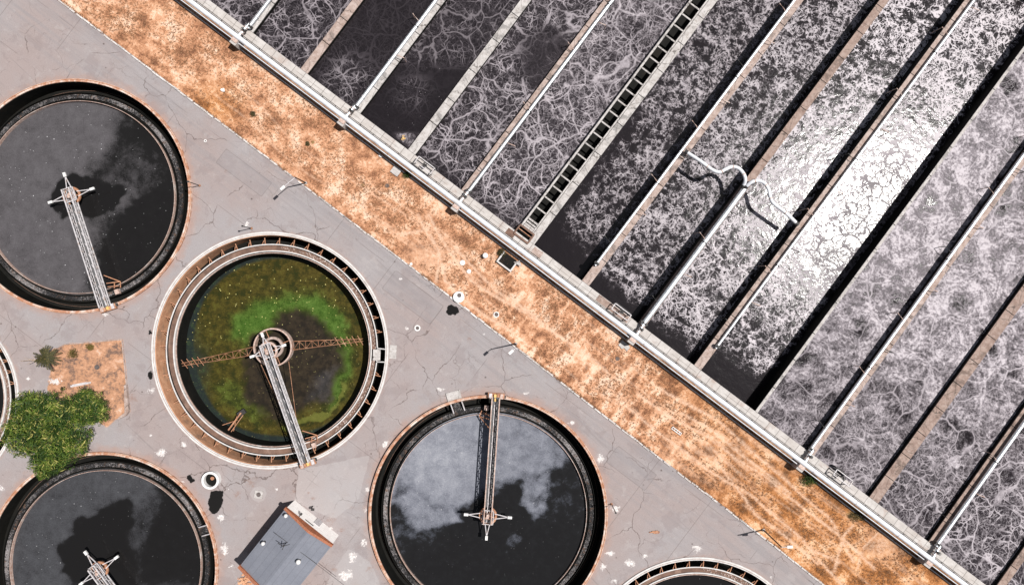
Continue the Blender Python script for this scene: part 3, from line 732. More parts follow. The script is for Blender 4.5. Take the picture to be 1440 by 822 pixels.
#   bay (index of left wall): kind, level, density, film near, film far
BAYS = {0: ('web', .1, .7, 0, 0), 1: ('web', .1, .7, 0, .05), 2: ('web', .1, .62, 0, 0), 3: ('web', .05, .22, 0, .02), 4: ('web', .05, .80, .0, .08), 5: ('web', .05, .95, .03, .24),
        6: ('boil', -1.85, .62, 0, 0), 7: ('boil', -1.9, .80, 0, 0), 8: ('boil', -1.5, .85, 0, 0), 9: ('boil', -2.5, .90, 0, 0),
        10: ('web', .16, .85, .40, .80), 11: ('web', .1, .9, .34, .80), 12: ('web', .2, 1.0, .24, .70), 13: ('web', .3, 1.05, .10, .48), 14: ('web', .1, 1, .1, .3)}
CH0 = 775.0                                  # left edge of the ladder channel that stands in front of wall w4
for i, (kind, z, dn, f0, f1) in BAYS.items():
    a, b = ORD[i], ORD[i + 1]
    vs_ = np.concatenate([np.arange(175.8, 720, 3.2), np.arange(720, 901, 20)]); n = 30
    vm = np.array([W(v, TOP) for v in vs_])
    ua = np.array([wall_u(a, v, 1, WTOP[a]) for v in vs_]) - .06; ub = np.array([wall_u(b, v, 0, WTOP[b]) for v in vs_]) + .06
    if b == 'w4': ub = np.array([U(CH0, TOP) + .05 for v in vs_])
    t = np.linspace(0, 1, n)
    UU = ua[:, None] + (ub - ua)[:, None] * t[None, :]; VV = np.repeat(vm[:, None], n, 1)
    X = UU * CO + VV * SI; Y = -UU * SI + VV * CO
    k = (H - z) / H; px, py = X * 10 / k + CX, CY - Y * 10 / k
    vpx = np.repeat(vs_[:, None], n, 1)
    film = f0 + (f1 - f0) * sstep(vpx, 185, 470); dens = np.full(X.shape, dn); sw = np.full(X.shape, .25)
    if kind == 'boil':
        g = {6: (174, 246), 7: (172, 226), 8: (168, 225), 9: (186, 262)}[i]
        dens = dn * sstep(vpx, *g) - .05
        sw = np.full(X.shape, {6: .80, 7: .86, 8: 1.0, 9: 1.05}[i]) + {6: 0, 7: .05, 8: .55, 9: .8}[i] * sstep(vpx, 280, 440)  # higher foam gain further out paints part of the sun glare as white
        if i == 6: dens -= .35 * sstep(-t[None, :], -.28, 0) * sstep(vpx, 600, 250)
        if i == 9: dens -= .5 * sstep(t[None, :], .80, 1.0) * (1 - .8 * sstep(vpx, 380, 450) * sstep(-vpx, -640, -560))
        if i in (8, 9): film = film + ((.95 if i == 9 else .35) * sstep(vpx, 330, 430) * (1 - sstep(vpx, 540 if i == 9 else 480, 680 if i == 9 else 600)) * (.35 + .65 * sstep(t[None, :], .05, .6)))
    if i == 3:
        rr = np.hypot(px - 580, py - 128); dens = .04 + .30 * np.exp(-((rr - 14) / 14) ** 2) + .42 * sstep(-py, -105, -80); sw = .25 + 1.6 * np.exp(-(rr / 50) ** 2)
        film = film + .45 * sstep(poly_sd(px, py, [(552, 188), (560, 186), (598, 186), (580, 212), (572, 206)]), -2, 3)
    if i == 2: dens = dens * (.25 + .9 * np.exp(-(np.hypot(px - 490, py - 115) / 34) ** 2))
    if i in (4, 5): dens = dens * (.45 + .55 * sstep(vpx, 174, 205))
    if i == 4: dens *= 1 - .65 * sstep(-np.hypot(px - 770, py - 80), -60, -30)
    if i in (12, 13): dens = dens * (.6 + .4 * sstep(vpx, 176, 200))
    o = grid('water', t, vs_, MW if kind == 'web' else MBOIL, dict(dens=dens, film=film, fleck_glare_gain=sw))
    # gentle real waves
    amp = .02 if kind == 'web' else .012
    nz = np.array([mnoise.noise((a_ * .8, b_ * .8, i)) for a_, b_ in zip(UU.ravel(), VV.ravel())]).reshape(X.shape)
    o.data.vertices.foreach_set('co', np.stack([UU, VV, z + amp * nz], -1).astype('f').ravel()); o.data.update()
    o.rotation_euler.z = ROT; struct(o)

# yellow froth spot in the dark bay
p = P(567, 194, .1)
mb = MB(); random.seed(5)
for _ in range(18):
    a, r_ = random.uniform(0, 6.28), random.uniform(0, .36)
    mb.cyl((p.x + r_ * math.cos(a), p.y + r_ * math.sin(a)), random.uniform(.05, .14), .03, random.uniform(.06, .1), 8, .04)
o = mb.build('froth', M['yellow']); tag(centre(o), 'yellow froth floating in the corner of the dark still bay', 'froth')

# ladder-like channel
def ladder():
    z = TOP; u0, u1 = U(777, z), U(796.6, z); v0, v1 = W(188, z), W(W1_, z)
    bu, bv = (u0 + u1) / 2, v0
    r = brot('collection_channel', 'dark ladder-like channel with white cross beams between two foam bays', 'channel', bu, bv)
    wl = U(778.8, z) - U(776.6, z)
    for a, b in ((U(775.4, z), U(778.2, z)), (U(794.2, z), U(796.4, z))):
        mb = MB(); mb.box(((a + b) / 2, (v0 + v1) / 2, z - .2), (b - a, v1 - v0, .5)); loc(mb, bu, bv).build('side_wall', M['conc_white'], r)
    mb = MB(); mb.box((U(775.4, z) + .1, (v0 + v1) / 2, -3.6), (.18, v1 - v0, 6.2)); mb.box((bu, (v0 + v1) / 2, -1.1), (u1 - u0, v1 - v0, .2)); loc(mb, bu, bv).build('channel_bed', M['dark_wet'], r)
    vs = [W(a, z) for a in (190.5, 193.5, 197.5, 202)] + list(np.arange(W(221, z), v1, 1.87))
    first = None
    for i, v in enumerate(vs):
        if i > 95: break
        wd = .26 if i < 4 else .2
        mb = MB(); mb.box((bu, v, z - .03), (U(794.2, z) - U(778.2, z), wd, .16))
        loc(mb, bu, bv).build('crossbeam', M['conc_white'], r)
    # head box of the channel
    cu, cv = bu, W(180, z)
    r2 = brot('gate_box', 'dark sunken gate box with brown beams at the head of the ladder channel', 'gate box', cu, cv)
    mb = MB()
    for dv in (-.72, .74): mb.box((0, dv, z - .02), (2.5, .26, .5))
    for du in (-1.2, 1.2): mb.box((du, 0, z - .025), (.2, 1.22, .5))
    mb.build('frame', M['brown'], r2)
    MB().box((0, 0, .2), (2.2, 1.2, .1)).build('pit', M['dark_wet'], r2)
    mb = MB(); mb.box((0, .22, z + .02), (2.3, .1, .1)); mb.build('beam', M['rust'], r2)
ladder()

# pipes on the walls
def wall_pipe(k, du, r, label, v0=None, v1=None, drops=True, z=None, flip=1):
    z = z or TOP + r + .22; v0 = v0 or 178; v1 = v1 or W1_
    s = WALLS[k][2]
    def pt(v): return (U(du + s * (v - W0_) / (660 - W0_), z), W(v, z), z)
    b = pt(v0); root = brot('air_pipe', label, 'pipe', b[0], b[1], 0, 'air pipes along the basin walls')
    def L(q): return (q[0] - b[0], q[1] - b[1], q[2])
    MB().tube([L(pt(v)) for v in np.linspace(v0, v1, 12)], r, 14).build('pipe', M['pipe'], root, True)
    v = v0 + 20; n = 0
    while v < v1 and n < 30:
        a, c = L(pt(v)), L(pt(v + 1.4)); MB().tube([a, c], r + .05, 14).build('flange', M['dark_steel'] if n % 3 == 2 else M['steel_white'], root, True)
        mb = MB(); e = L(pt(v + 4)); mb.box((e[0], e[1], (TOP + z - r) / 2), (.2, .14, z - r - TOP)); mb.build('support', M['steel_pink'], root)
        v += 62; n += 1
    if drops:
        v = v0 + 38; n = 0
        while v < v1 and n < 26:
            a = L(pt(v)); sd = flip * (1 if n % 2 else -1)
            mb = MB(); x = a[0] + sd * 1.35
            mb.tube([(a[0], a[1], z), (a[0] + sd * .5, a[1] + .05, z + .35), (x, a[1] + .3, z + .3), (x + sd * .1, a[1] + .3, -1.0)], .055, 6)
            mb.build('drop_pipe', M['steel_pink'] if n % 3 else M['dark_steel'], root)
            v += random.uniform(42, 58); n += 1
    mb = MB(); mb.box((0, .35, z + .1), (r * 2 + .35, .3, .5)); mb.tube([(0, .35, z + .3), (0, .35, z + .62)], .05, 6); mb.ring(.12, .18, z + .6, z + .65, 12, (0, .35))
    mb.build('valve', M['dark_steel'], root)
    return root
wall_pipe('w1', 490.3, .27, 'white pipe on the wall left of the darkest bay, top left of the basins')
wall_pipe('w3', 688.6, .25, 'white pipe on the right edge of the tan wall left of the ladder channel')
wall_pipe('w5', 893.2, .20, 'thin white pipe on the wall where the left curved hose starts', v0=205)
wall_pipe('w6', 996.6, .37, 'thick white pipe running from the long header up to the two curved hoses', v1=421)
wall_pipe('w7', 1098.8, .19, 'thin white pipe where the right curved hose ends, stopping short of the walkway', v0=214)
wall_pipe('w9', 1290.6, .22, 'white pipe on the first wall right of the wide black strip')
wall_pipe('w11', 1513.0, .27, 'thick white pipe over the water right of the narrow tan wall, lower right')
wall_pipe('m1', 303, .25, 'white pipe on the wall at the upper left end of the basins')

# curved hoses
def smooth_path(pts, n=6):
    out = []
    for i in range(len(pts) - 1):
        p0, p1, p2, p3 = [Vector(pts[max(0, min(len(pts) - 1, j))]) for j in (i - 1, i, i + 1, i + 2)]
        for s in range(n):
            t = s / n
            out.append(.5 * ((2 * p1) + (p2 - p0) * t + (2 * p0 - 5 * p1 + 4 * p2 - p3) * t * t + (3 * p1 - p0 - 3 * p2 + p3) * t ** 3))
    out.append(Vector(pts[-1])); return out
def hose(pts, label, ends):
    q = [(940 + a / 5.48, 190 + b / 5.48) for a, b in pts]; zz = 2.3
    ws = [P(x, y, zz) for x, y in q]; ws[0].z = ws[-1].z = 1.75
    r = thing('air_hose', label, 'hose', (ws[0].x, ws[0].y, 0), 0, 'curved white hoses over the bays')
    MB().tube(smooth_path(ws), .25, 14).build('hose', M['pipe_paint'], r, True, True)
    sp = smooth_path(ws)
    for k in range(9, len(sp) - 6, 11):
        d = (sp[k + 1] - sp[k]).normalized(); MB().tube([sp[k] - d * .06, sp[k] + d * .06], .285, 14).build('clamp', M['steel_pink'], r, True, True)
    for a, b in ((0, 1), (-1, -2)):
        d = (ws[b] - ws[a]).normalized(); MB().tube([ws[a] - d * .12, ws[a] + d * .35], .31, 14).build('coupling', M['dark_steel'], r, True, True)
hose([(140, 120), (250, 203), (340, 268), (395, 284), (440, 262), (490, 243), (540, 255), (580, 300), (592, 350), (582, 395)], 'white curved hose crossing the left bay up to the thick pipe', 0)
hose([(600, 400), (640, 362), (690, 350), (740, 370), (772, 420), (785, 478), (812, 527), (900, 595), (1005, 682)], 'white curved hose crossing the right bay from the thick pipe to the thin pipe', 0)

# long header pipe
def header():
    z = 2.05; v = W(159.2, z); r = brot('header_pipe', 'long fat white air header pipe lying along the foot of the basins', 'pipe', 0, v)
    MB().tube([(u, 0, z) for u in np.linspace(UW0, UW1, 30)], .35, 24).build('pipe', M['pipe_paint'], r, True)
    for k in range(0, 34):
        u = -120 + k * 7.3; MB().tube([(u, 0, z), (u + .10, 0, z)], .375, 24).build('joint_band', M['steel_white'], r, True)
    z2 = 1.6; v2 = W(152.9, z2); r2 = brot('conduit', 'thin pale conduit running beside the fat header pipe on the grass side', 'conduit', 0, v2)
    MB().tube([(u, 0, z2) for u in np.linspace(UW0, UW1, 20)], .075, 8).build('tube', M['pipe_paint'], r2, True)
    mb = MB()
    for u in np.arange(UW0 + 2, UW1, 5.1): mb.box((u, 0, z2 / 2 - .05), (.08, .08, z2 - .1))
    mb.build('stands', M['dark_steel'], r2)
    # piers and branch connections
    for i, (k, du, nm) in enumerate((('w1', 490.3, 'below the pipe left of the darkest bay'), ('w3', 688.6, 'below the pipe left of the ladder channel'), ('w6', 996.6, 'below the thick pipe, beside the broken slab'),
                             ('w9', 1290.6, 'beside the round green shrub'), ('w11', 1513, 'at the lower right corner'), ('m1', 303, 'at the upper left end'))):
        u = U(du, 1); rr = brot('pipe_pier', 'pink concrete pier under the header pipe ' + nm, 'pier', u, W(151, 1), 0, 'concrete piers under the header pipe')
        MB().box((0, .1, 1.0), (1.0, 1.1, 2.0)).build('block', M['conc_white'], rr)
        mb = MB(); mb.box((0, .3, 2.06), (.9, .8, .12)); mb.build('cap', M['steel_pink'], rr)
        rb = brot('branch_pipe', 'short valved branch pipe off the header ' + nm, 'pipe', u, W(158, 1), 0, 'branch pipes from the header to the wall pipes')
        zz = 1.6
        MB().tube([(0, 0, 2.0), (0, .35, zz + .3), (0, .8, zz + .18), (0, W(182, 1) - W(158, 1), zz)], .25, 12).build('pipe', M['pipe'], rb, True)
        mb = MB()
        for vv in (.75, 1.1, 1.75): mb.tube([(0, vv, zz + .1), (0, vv + .1, zz + .1)], .36, 12)
        mb.build('flanges', M['steel_pink'], rb)
        mb = MB(); mb.box((.12, 1.35, zz + .2), (.5, .35, .55)); mb.tube([(.1, 1.35, zz + .3), (.1, 1.35, zz + .8)], .05, 6); mb.ring(.16, .22, zz + .78, zz + .84, 12, (.1, 1.35)); mb.build('valve', M['dark_steel'], rb)
header()

# thin handrail between header and walkway
def handrail():
    z = TOP; v = W(164.6, z); r = brot('handrail', 'thin dark handrail on the outer edge of the long walkway', 'railing', 0, v, TOP)
    for zz in (.95, .5):
        MB().bar((UW0, 0, zz), (UW1, 0, zz), .06).build('rail', M['dark_steel'], r)
    n = 0
    for u in np.arange(-88, 88, 2.2):
        if n >= 99: break
        MB().box((u, 0, .48), (.06, .06, .95)).build('post', M['dark_steel'], r); n += 1
handrail()

# hoist frames on the walkway
def gate(xy, label):
    p = P(*xy, TOP); r = thing('sluice_gate', label, 'gate', (p.x, p.y, TOP), ROT, 'small sluice gates on the walkway')
    mb = MB(); h = 1.25; a, b = 1.35, .45
    for s in (-1, 1):
        mb.bar((-a, s * b, h), (a, s * b, h), .12); mb.bar((s * a, -b, h), (s * a, b, h), .12)
        for t in (-1, 1): mb.bar((s * a, t * b, 0), (s * a, t * b, h), .1)
    mb.build('frame', M['steel_white'], r)
    mb = MB(); mb.box((0, 0, h - .2), (.5, .3, .3)); mb.tube([(0, 0, 0), (0, 0, h + .3)], .05, 6); mb.ring(.22, .3, h + .22, h + .28, 14); mb.build('handwheel', M['dark_steel'], r)
    MB().box((0, b + .25, -.4), (2.5, .08, 1.1)).build('gate_leaf', M['dark_steel'], r)
gate((599, 234), 'small gate frame on the walkway beside the bare wall left of the webbed bay')
gate((872, 438), 'small gate frame on the rusty brown part of the walkway')
gate((1180, 668), 'small gate frame on the walkway near the lower right with dark leaf')
for (x, y), ln, lab, mt in (((862, 434), 5.4, 'rusty brown plate covering the walkway beside the thick pipe', 'conc_rust'), ((755.5, 355), 1.5, 'pinkish brown plate on the walkway right of the gate box', 'conc_tan'), ((718, 327.7), 1.3, 'dark grimy plate on the walkway left of the gate box', 'brown')):
    p = P(x, y, TOP); o = MB().box((0, 0, .03), (ln, .92, .05)).build('walkway_plate', M[mt]); o.location = (p.x, p.y, TOP); o.rotation_euler.z = ROT; tag(o, lab, 'plate')

# ------------------------------------------------------------------ clarifier tanks
def level_field(px, py, base, polys):
    L = np.full(px.shape, float(base))
    for pts, lev, soft in polys:
        a = sstep(poly_sd(px, py, pts) / 10, -soft, soft); L = L + (lev - L) * a
    return L
def zc(pts, s, ox, oy): return [(ox + a / s, oy + b / s) for a, b in pts]

def film_mat(name, stops, amp=.5, speck=.8, nscale=1.0, rough=(.12, .55)):
    m = NB(name, .3, .25); m.b.inputs['IOR'].default_value = 1.33
    wv = m.warp(2.2, .30, 5)
    n = m.noise(.55 * nscale, 8, .72, wv); g = m.noise(6, 4, .85)
    L = m.plus(m.attr('lev'), m.mul(m.plus(n, -.5), amp))
    fil = m.noise(.45, 8, .7, m.warp(4.5, .16, 5)); L = m.plus(L, m.mul(m.mul(m.plus(fil, -.5), .75), m.ss(m.attr('lev'), .0, .3)))
    L = m.plus(L, m.mul(m.mul(m.plus(g, -.5), .95), m.ss(m.attr('lev'), .05, .4)))
    c = m.ramp(L, stops)
    d = m.vor(.9, 'F1', rnd=1.0); d2 = m.vor(2.2, 'F1', rnd=1.0)
    sp = m.plus(m.mul(m.ss(d, .085, .03), m.ss(m.noise(.35, 4, .7), .42, .56)), m.mul(m.ss(d2, .13, .04), m.ss(m.noise(.9, 3, .6, m.map(loc=(5, 5, 5))), .52, .60)))
    c = m.mix(m.math('MULTIPLY', m.mul(sp, speck), m.attr('spk'), True), c, (.46, .46, .47))
    m.col(c); m.rough(m.ss(L, .1, .5, *rough))
    m.bump(m.noise(1.2, 3), .08, .03)
    return m.m

def algae_mat():
    m = NB('algae_water', .4, .2); m.b.inputs['IOR'].default_value = 1.33
    wv = m.warp(.8, .7, 4); n = m.noise(.7, 6, .72, wv); g = m.noise(5, 4, .8)
    nn = m.mul(m.plus(n, -.5), 1.0)
    c = m.mix(m.ss(m.plus(n, m.mul(m.plus(g, -.5), .4)), .36, .66), (.018, .020, .006), (.056, .038, .007))
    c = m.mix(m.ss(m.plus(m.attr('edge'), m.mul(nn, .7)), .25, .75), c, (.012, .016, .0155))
    c = m.mix(m.mul(m.ss(m.plus(m.attr('green'), m.plus(m.mul(nn, 2.1), m.mul(m.plus(g, -.5), .9))), -.05, 1.25), .92), c, m.mix(m.ss(m.plus(m.mul(g, .5), m.mul(n, .5)), .40, .62), (.024, .062, .008), (.062, .112, .020)))
    c = m.mix(m.mul(m.ss(m.plus(m.attr('dark'), m.plus(m.mul(nn, 1.3), m.mul(m.plus(g, -.5), .5))), .2, .9), .95), c, m.mix(m.ss(n, .4, .6), (.013, .0105, .009), (.022, .016, .011)))
    c = m.mix(m.mul(m.ss(m.plus(m.attr('grey'), m.mul(nn, .5)), .2, 1.0), .8), c, (.075, .075, .085))
    c = m.mix(m.mul(m.ss(m.plus(m.attr('yel'), m.mul(nn, .6)), .3, .8), .75), c, (.095, .10, .022))
    d = m.vor(1.7, 'F1', rnd=1.0)
    sp = m.mul(m.ss(d, .16, .07), m.ss(m.noise(.9, 3, .6, m.map(loc=(5, 5, 5))), .40, .50))
    c = m.mix(m.math('MULTIPLY', sp, m.attr('spk'), True), c, m.mix(m.noise(1.7), (.50, .42, .09), (.42, .42, .22)))
    m.col(c); m.rough(m.ss(n, .3, .7, .2, .5)); m.bump(m.noise(1.2, 3), .08, .03)
    return m.m

def disc(name, t, R, z, mat, fields):
    n = int(R / .22); rs = np.linspace(.02, R, n); th = np.linspace(0, 2 * np.pi, 221)
    T, Rr = np.meshgrid(th, rs); x, y = t['p'][0] + Rr * np.cos(T), t['p'][1] + Rr * np.sin(T)
    k = (H - z) / H; px, py = x / k * 10 + CX, CY - y / k * 10
    wq = np.array([(mnoise.noise((a * .35, b * .35, 3)) * 10 + mnoise.noise((a * 1.1, b * 1.1, 8)) * 5, mnoise.noise((a * .35, b * .35, 51)) * 10 + mnoise.noise((a * 1.1, b * 1.1, 77)) * 5)
                   for a, b in zip(x.ravel(), y.ravel())])
    at = fields(px + wq[:, 0].reshape(x.shape), py + wq[:, 1].reshape(x.shape), Rr / R)
    o = grid(name, th, rs, mat, at)
    o.data.vertices.foreach_set('co', np.stack([x - t['p'][0], y - t['p'][1], np.zeros_like(x)], -1).astype('f').ravel()); o.data.update()
    o.location = (t['p'][0], t['p'][1], z); struct(o); return o

Z1 = lambda p: zc(p, 2.283, 0, 100)
def f1(px, py, r):
    L = level_field(px, py, .62, [
        (Z1([(400, 120), (385, 180), (350, 260), (290, 330), (300, 345), (400, 385), (330, 470), (300, 560), (285, 720), (700, 760), (700, 60), (440, 60)]), .05, 2.2),
        (Z1([(330, 290), (430, 230), (520, 260), (540, 330), (480, 380), (410, 420), (340, 455), (310, 475), (330, 440), (380, 410), (400, 385), (340, 340)]), .24, 1.8),
        (Z1([(380, 380), (420, 370), (450, 400), (420, 430), (370, 440), (320, 475), (290, 490), (300, 470), (370, 420)]), .40, .9),
        (Z1([(165, 405), (185, 365), (235, 328), (290, 345), (330, 365), (400, 385), (385, 412), (340, 450), (300, 468), (200, 466), (198, 445), (172, 425)]), -.22, .55)])
    return dict(lev=L, spk=.5 + .5 * (L > .2))
ST1 = [(.0, (.0085, .0080, .0082)), (.15, (.0098, .0094, .0095)), (.35, (.034, .032, .034)), (.6, (.058, .054, .058)), (.85, (.078, .074, .079))]
Z3 = lambda p: zc(p, 2.815, 480, 530)
def f3(px, py, r):
    L = level_field(px, py, .02, [
        (Z3([(150, 520), (200, 470), (230, 425), (270, 425), (310, 455), (350, 505), (430, 527), (500, 502), (552, 482), (600, 440), (640, 408), (720, 400), (790, 385), (860, 350), (960, 280), (900, 100), (560, 60), (150, 250)]), .72, .95),
        (Z3([(860, 420), (960, 300), (1000, 500), (900, 560), (820, 560)]), .26, 3.2),
        (Z3([(195, 500), (215, 470), (268, 437), (305, 455), (335, 490), (362, 520), (455, 530), (466, 555), (400, 575), (370, 582), (295, 602), (250, 560), (262, 545), (220, 520)]), .70, .6),
        (Z3([(205, 455), (235, 425), (262, 430), (225, 470)]), .42, .3),
        (Z3([(190, 520), (250, 560), (300, 605), (400, 590), (380, 640), (260, 660), (190, 740), (150, 640)]), .24, 2.0),
        (Z3([(724, 402), (752, 398), (772, 410), (820, 378), (832, 430), (815, 490), (800, 520), (762, 545), (708, 516), (730, 478)]), .68, .65),
        (Z3([(745, 465), (770, 470), (800, 440), (815, 415), (822, 450), (800, 490), (765, 505)]), .38, .25),
        (Z3([(650, 640), (690, 610), (720, 630), (715, 655), (660, 690), (640, 670)]), .26, .5)])
    L = L * (1 - .6 * sstep(px, 745, 835)) * (.82 + .3 * np.exp(-(np.hypot(px - 610, py - 640) / 70) ** 2))  # bluish tone weakens to the right, strongest around the upper left
    return dict(lev=L, spk=.15 + .55 * (L > .3))
ST3 = [(.0, (.0092, .0090, .0096)), (.12, (.011, .011, .0118)), (.22, (.030, .032, .039)), (.5, (.092, .097, .118)), (.75, (.150, .156, .182)), (1.0, (.22, .225, .25))]
Z4 = lambda p: zc(p, 2.153, 0, 440)
def f4(px, py, r):
    L = level_field(px, py, .50, [
        (Z4([(470, 520), (480, 570), (440, 640), (410, 700), (400, 830), (700, 830), (700, 420), (520, 420)]), .04, 2.0),
        (Z4([(180, 725), (200, 690), (245, 640), (305, 590), (350, 572), (385, 560), (402, 600), (390, 660), (415, 720), (400, 830), (230, 830), (200, 780)]), -.12, .8),
        (Z4([(395, 600), (430, 590), (450, 640), (425, 720), (405, 770), (398, 690)]), .26, 1.3)])
    return dict(lev=L, spk=.15 + .45 * (L > .2))
ST4 = [(.0, (.0082, .0078, .0080)), (.15, (.0095, .0092, .0095)), (.35, (.027, .027, .030)), (.6, (.042, .043, .048)), (.9, (.06, .06, .066))]
Z2 = lambda p: zc(p, 2.283, 200, 310)
def f2(px, py, r):
    g = level_field(px, py, -.02, [
        (Z2([(130, 470), (150, 300), (300, 190), (480, 170), (640, 230), (700, 400), (660, 560), (560, 640), (350, 660), (200, 610)]), .07, 1.5),
        (Z2([(285, 370), (300, 315), (365, 275), (450, 250), (545, 238), (605, 268), (645, 330), (662, 400), (668, 480), (640, 560), (590, 600), (600, 570), (635, 500), (640, 430), (610, 380), (575, 330), (520, 285), (440, 290), (425, 330), (350, 375), (330, 400)]), 1.15, 1.7),
        (Z2([(225, 520), (290, 505), (350, 560), (395, 600), (380, 660), (315, 620), (255, 590)]), .42, .9),
        (Z2([(560, 250), (620, 280), (640, 340), (600, 340)]), 1.0, .5)])
    dk = level_field(px, py, 0, [(Z2([(345, 385), (420, 335), (440, 292), (520, 285), (585, 325), (605, 375), (640, 425), (635, 510), (590, 575), (520, 612), (430, 645), (350, 590), (325, 500), (335, 430)]), 1.0, 1.5)])
    gr = level_field(px, py, -.1, [(Z2([(560, 480), (640, 440), (645, 510), (600, 580), (520, 610), (520, 560)]), .5, 2.0)])
    ye = level_field(px, py, -.2, [(Z2([(430, 640), (520, 640), (600, 590), (655, 520), (665, 545), (610, 615), (530, 665), (440, 665)]), .75, .4)])
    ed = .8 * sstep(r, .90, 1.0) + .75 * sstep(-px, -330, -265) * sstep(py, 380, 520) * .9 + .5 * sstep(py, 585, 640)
    spk = np.clip(.2 + 1.2 * sstep(-py, -520, -380), 0, 1)
    return dict(green=g, dark=dk, grey=gr, yel=ye, edge=ed, spk=spk)

COPYCACHE = {}
def tank(t, label, style, seg=160):
    R = t['R']; r = thing('clarifier_tank', label, 'tank', (t['p'][0], t['p'][1], 0), 0, 'round clarifier tanks')
    if style == 'scum':
        zt = t.get('top', .4)
        MB().ring(R - .40, R, -5.8, zt, seg).build('rim_wall', M['rim_rust'], r)
        MB().ring(R - .16, R - .08, zt, zt + .05, seg).build('running_rail', M['rust'], r)
        MB().ring(R - .46, R - .403, -5.7, zt - .12, seg).build('wall_lining', M['dark_wet'], r)
        MB().ring(R - 1.55, R - .46, -3.0, -2.5, seg).build('effluent_channel', M['dark_wet'], r)
        MB().ring(R - 2.38, R - 1.80, -1.6, -1.05, seg).build('launder', M['scum'], r)
        MB().ring(R - 2.55, R - 1.55, -1.9, -1.35, seg).build('launder_floor', M['dark_wet'], r)
        MB().ring(R - 1.62, R - 1.553, -2.4, -.95, seg).build('weir_plate', M['dark_wet'], r)
        MB().ring(R - 2.62, R - 2.553, -5.7, -.9, seg).build('launder_wall', M['dark_wet'], r)
        MB().ring(R - 2.86, R - 2.80, -1.6, -.62, seg).build('scum_baffle', M['steel_pink'], r)
        MB().ring(R - .95, R - .91, -2.5, -2.42, seg).build('channel_cable', M['brown'], r)
    else:
        MB().ring(R - .45, R, -5.8, .2, seg).build('rim_wall', M['rim_white'], r)
        MB().ring(R - .30, R - .24, .2, .215, seg).build('rim_joint', M['conc_rust'], r)
        MB().ring(R - .52, R - .453, -5.7, -.02, seg).build('wall_lining', M['brown'] if t.get('dark') else M['orange'], r)
        MB().ring(R - 1.66, R - .52, -3.9, -3.4, seg).build('effluent_channel', M['dark_wet'], r)
        MB().ring(R - 1.77, R - 1.67, -5.0, -.74, seg).build('outer_weir_wall', M['dark_wet'], r)
        MB().ring(R - 1.80, R - 1.65, -.74, -.62, seg).build('outer_weir', M['rim_white'], r)
        MB().ring(R - 2.55, R - 1.78, -1.5, -1.12, seg).build('launder', M['brown'], r)
        mb = MB(); random.seed(3)
        for a in np.arange(-.9, 1.5, .02):
            for q in range(2):
                rr = R - 1.78 - random.uniform(.2, .75); b = a + random.uniform(-.01, .01); s = random.uniform(.08, .22)
                mb.box((rr * math.cos(b), rr * math.sin(b), -1.12 + s * .2), (s, s * random.uniform(.6, 1), s * .6), random.random() * 3)
        o = mb.build('crumbled_scum', M['conc_tan'], r); o['kind'] = 'stuff'
        MB().ring(R - 2.72, R - 2.55, -5.7, -.86, seg).build('inner_weir', M['rim_white'], r)
        MB().ring(R - 2.95, R - 2.86, -5.65, -1.0, seg).build('scum_baffle', M['steel_pink'], r)
        MB().ring(R - 3.06, R - 2.96, -5.7, -1.2, seg).build('well_wall', M['dark_wet'], r)
        b0 = None; nb = 47
        for i in range(nb):
            a = 2 * math.pi * i / nb + .03
            if abs((a + math.pi) % (2 * math.pi) - math.pi + .02) < .10: continue
            if b0 is None:
                mb = MB(); mb.bar((R - 1.66, 0, -.72), (R - .78, .0, -.66), .12, .10); mb.bar((R - 1.66, .42, -.72), (R - 1.15, .16, -.72), .09, .08); mb.box((R - 1.62, .0, -1.2), (.08, .12, .9))
                b0 = mb.build('bracket', M['rust'], r); o = b0
            else:
                o = b0.copy(); S.collection.objects.link(o); o.parent = r
            o.rotation_euler.z = a
        if not t.get('dark'):
            a = -.045
            mb = MB(); mb.box((R - 1.75, 0, -.42), (1.05, 1.55, .14), 0); o = mb.build('crossing_slab', M['conc_white'], r); o.rotation_euler.z = a
            mb = MB(); [mb.bar((R - 1.6, s * .95, -.3), (R - .45, s * .9, -.02), .14, .3) for s in (-1, 1)]; o = mb.build('crossing_wall', M['rim_white'], r); o.rotation_euler.z = a
    return r

T1, T2, T3, T4, T5, T6 = TANKS
T3['top'] = .6
tank(T1, 'round tank with dark grey film, rust-edged rim, upper left of the yard', 'scum')
tank(T2, 'round drained tank with green and brown algae water and white rim', 'drain')
tank(T3, 'round tank with bright bluish tone on its upper half, beside the flat-roofed shed', 'scum')
tank(T4, 'round dark tank partly under the big green tree, lower left corner', 'scum')
T5['dark'] = T6['dark'] = True
tank(T5, 'round tank of which only the top arc shows at the bottom edge near the road', 'drain')
tank(T6, 'round tank of which only the right arc shows at the left edge by the tree', 'drain')
disc('water', T1, T1['R'] - 2.6, -1.2, film_mat('grey_film_water', ST1, .62), f1)
disc('water', T3, T3['R'] - 2.6, -1.1, film_mat('bluish_toned_water', ST3, .70, nscale=1.6), f3)
disc('water', T4, T4['R'] - 2.6, -1.2, film_mat('dark_film_water', ST4, .6), f4)
disc('water', T2, T2['R'] - 3.0, -4.0, algae_mat(), f2)
dark0 = lambda px, py, r: dict(lev=np.full(px.shape, .1), spk=np.full(px.shape, .4))
disc('water', T5, T5['R'] - 3.0, -3.0, film_mat('dark_still_water', ST4, .2), dark0)
disc('water', T6, T6['R'] - 3.0, -3.0, film_mat('dark_deep_water', ST4, .2), dark0)

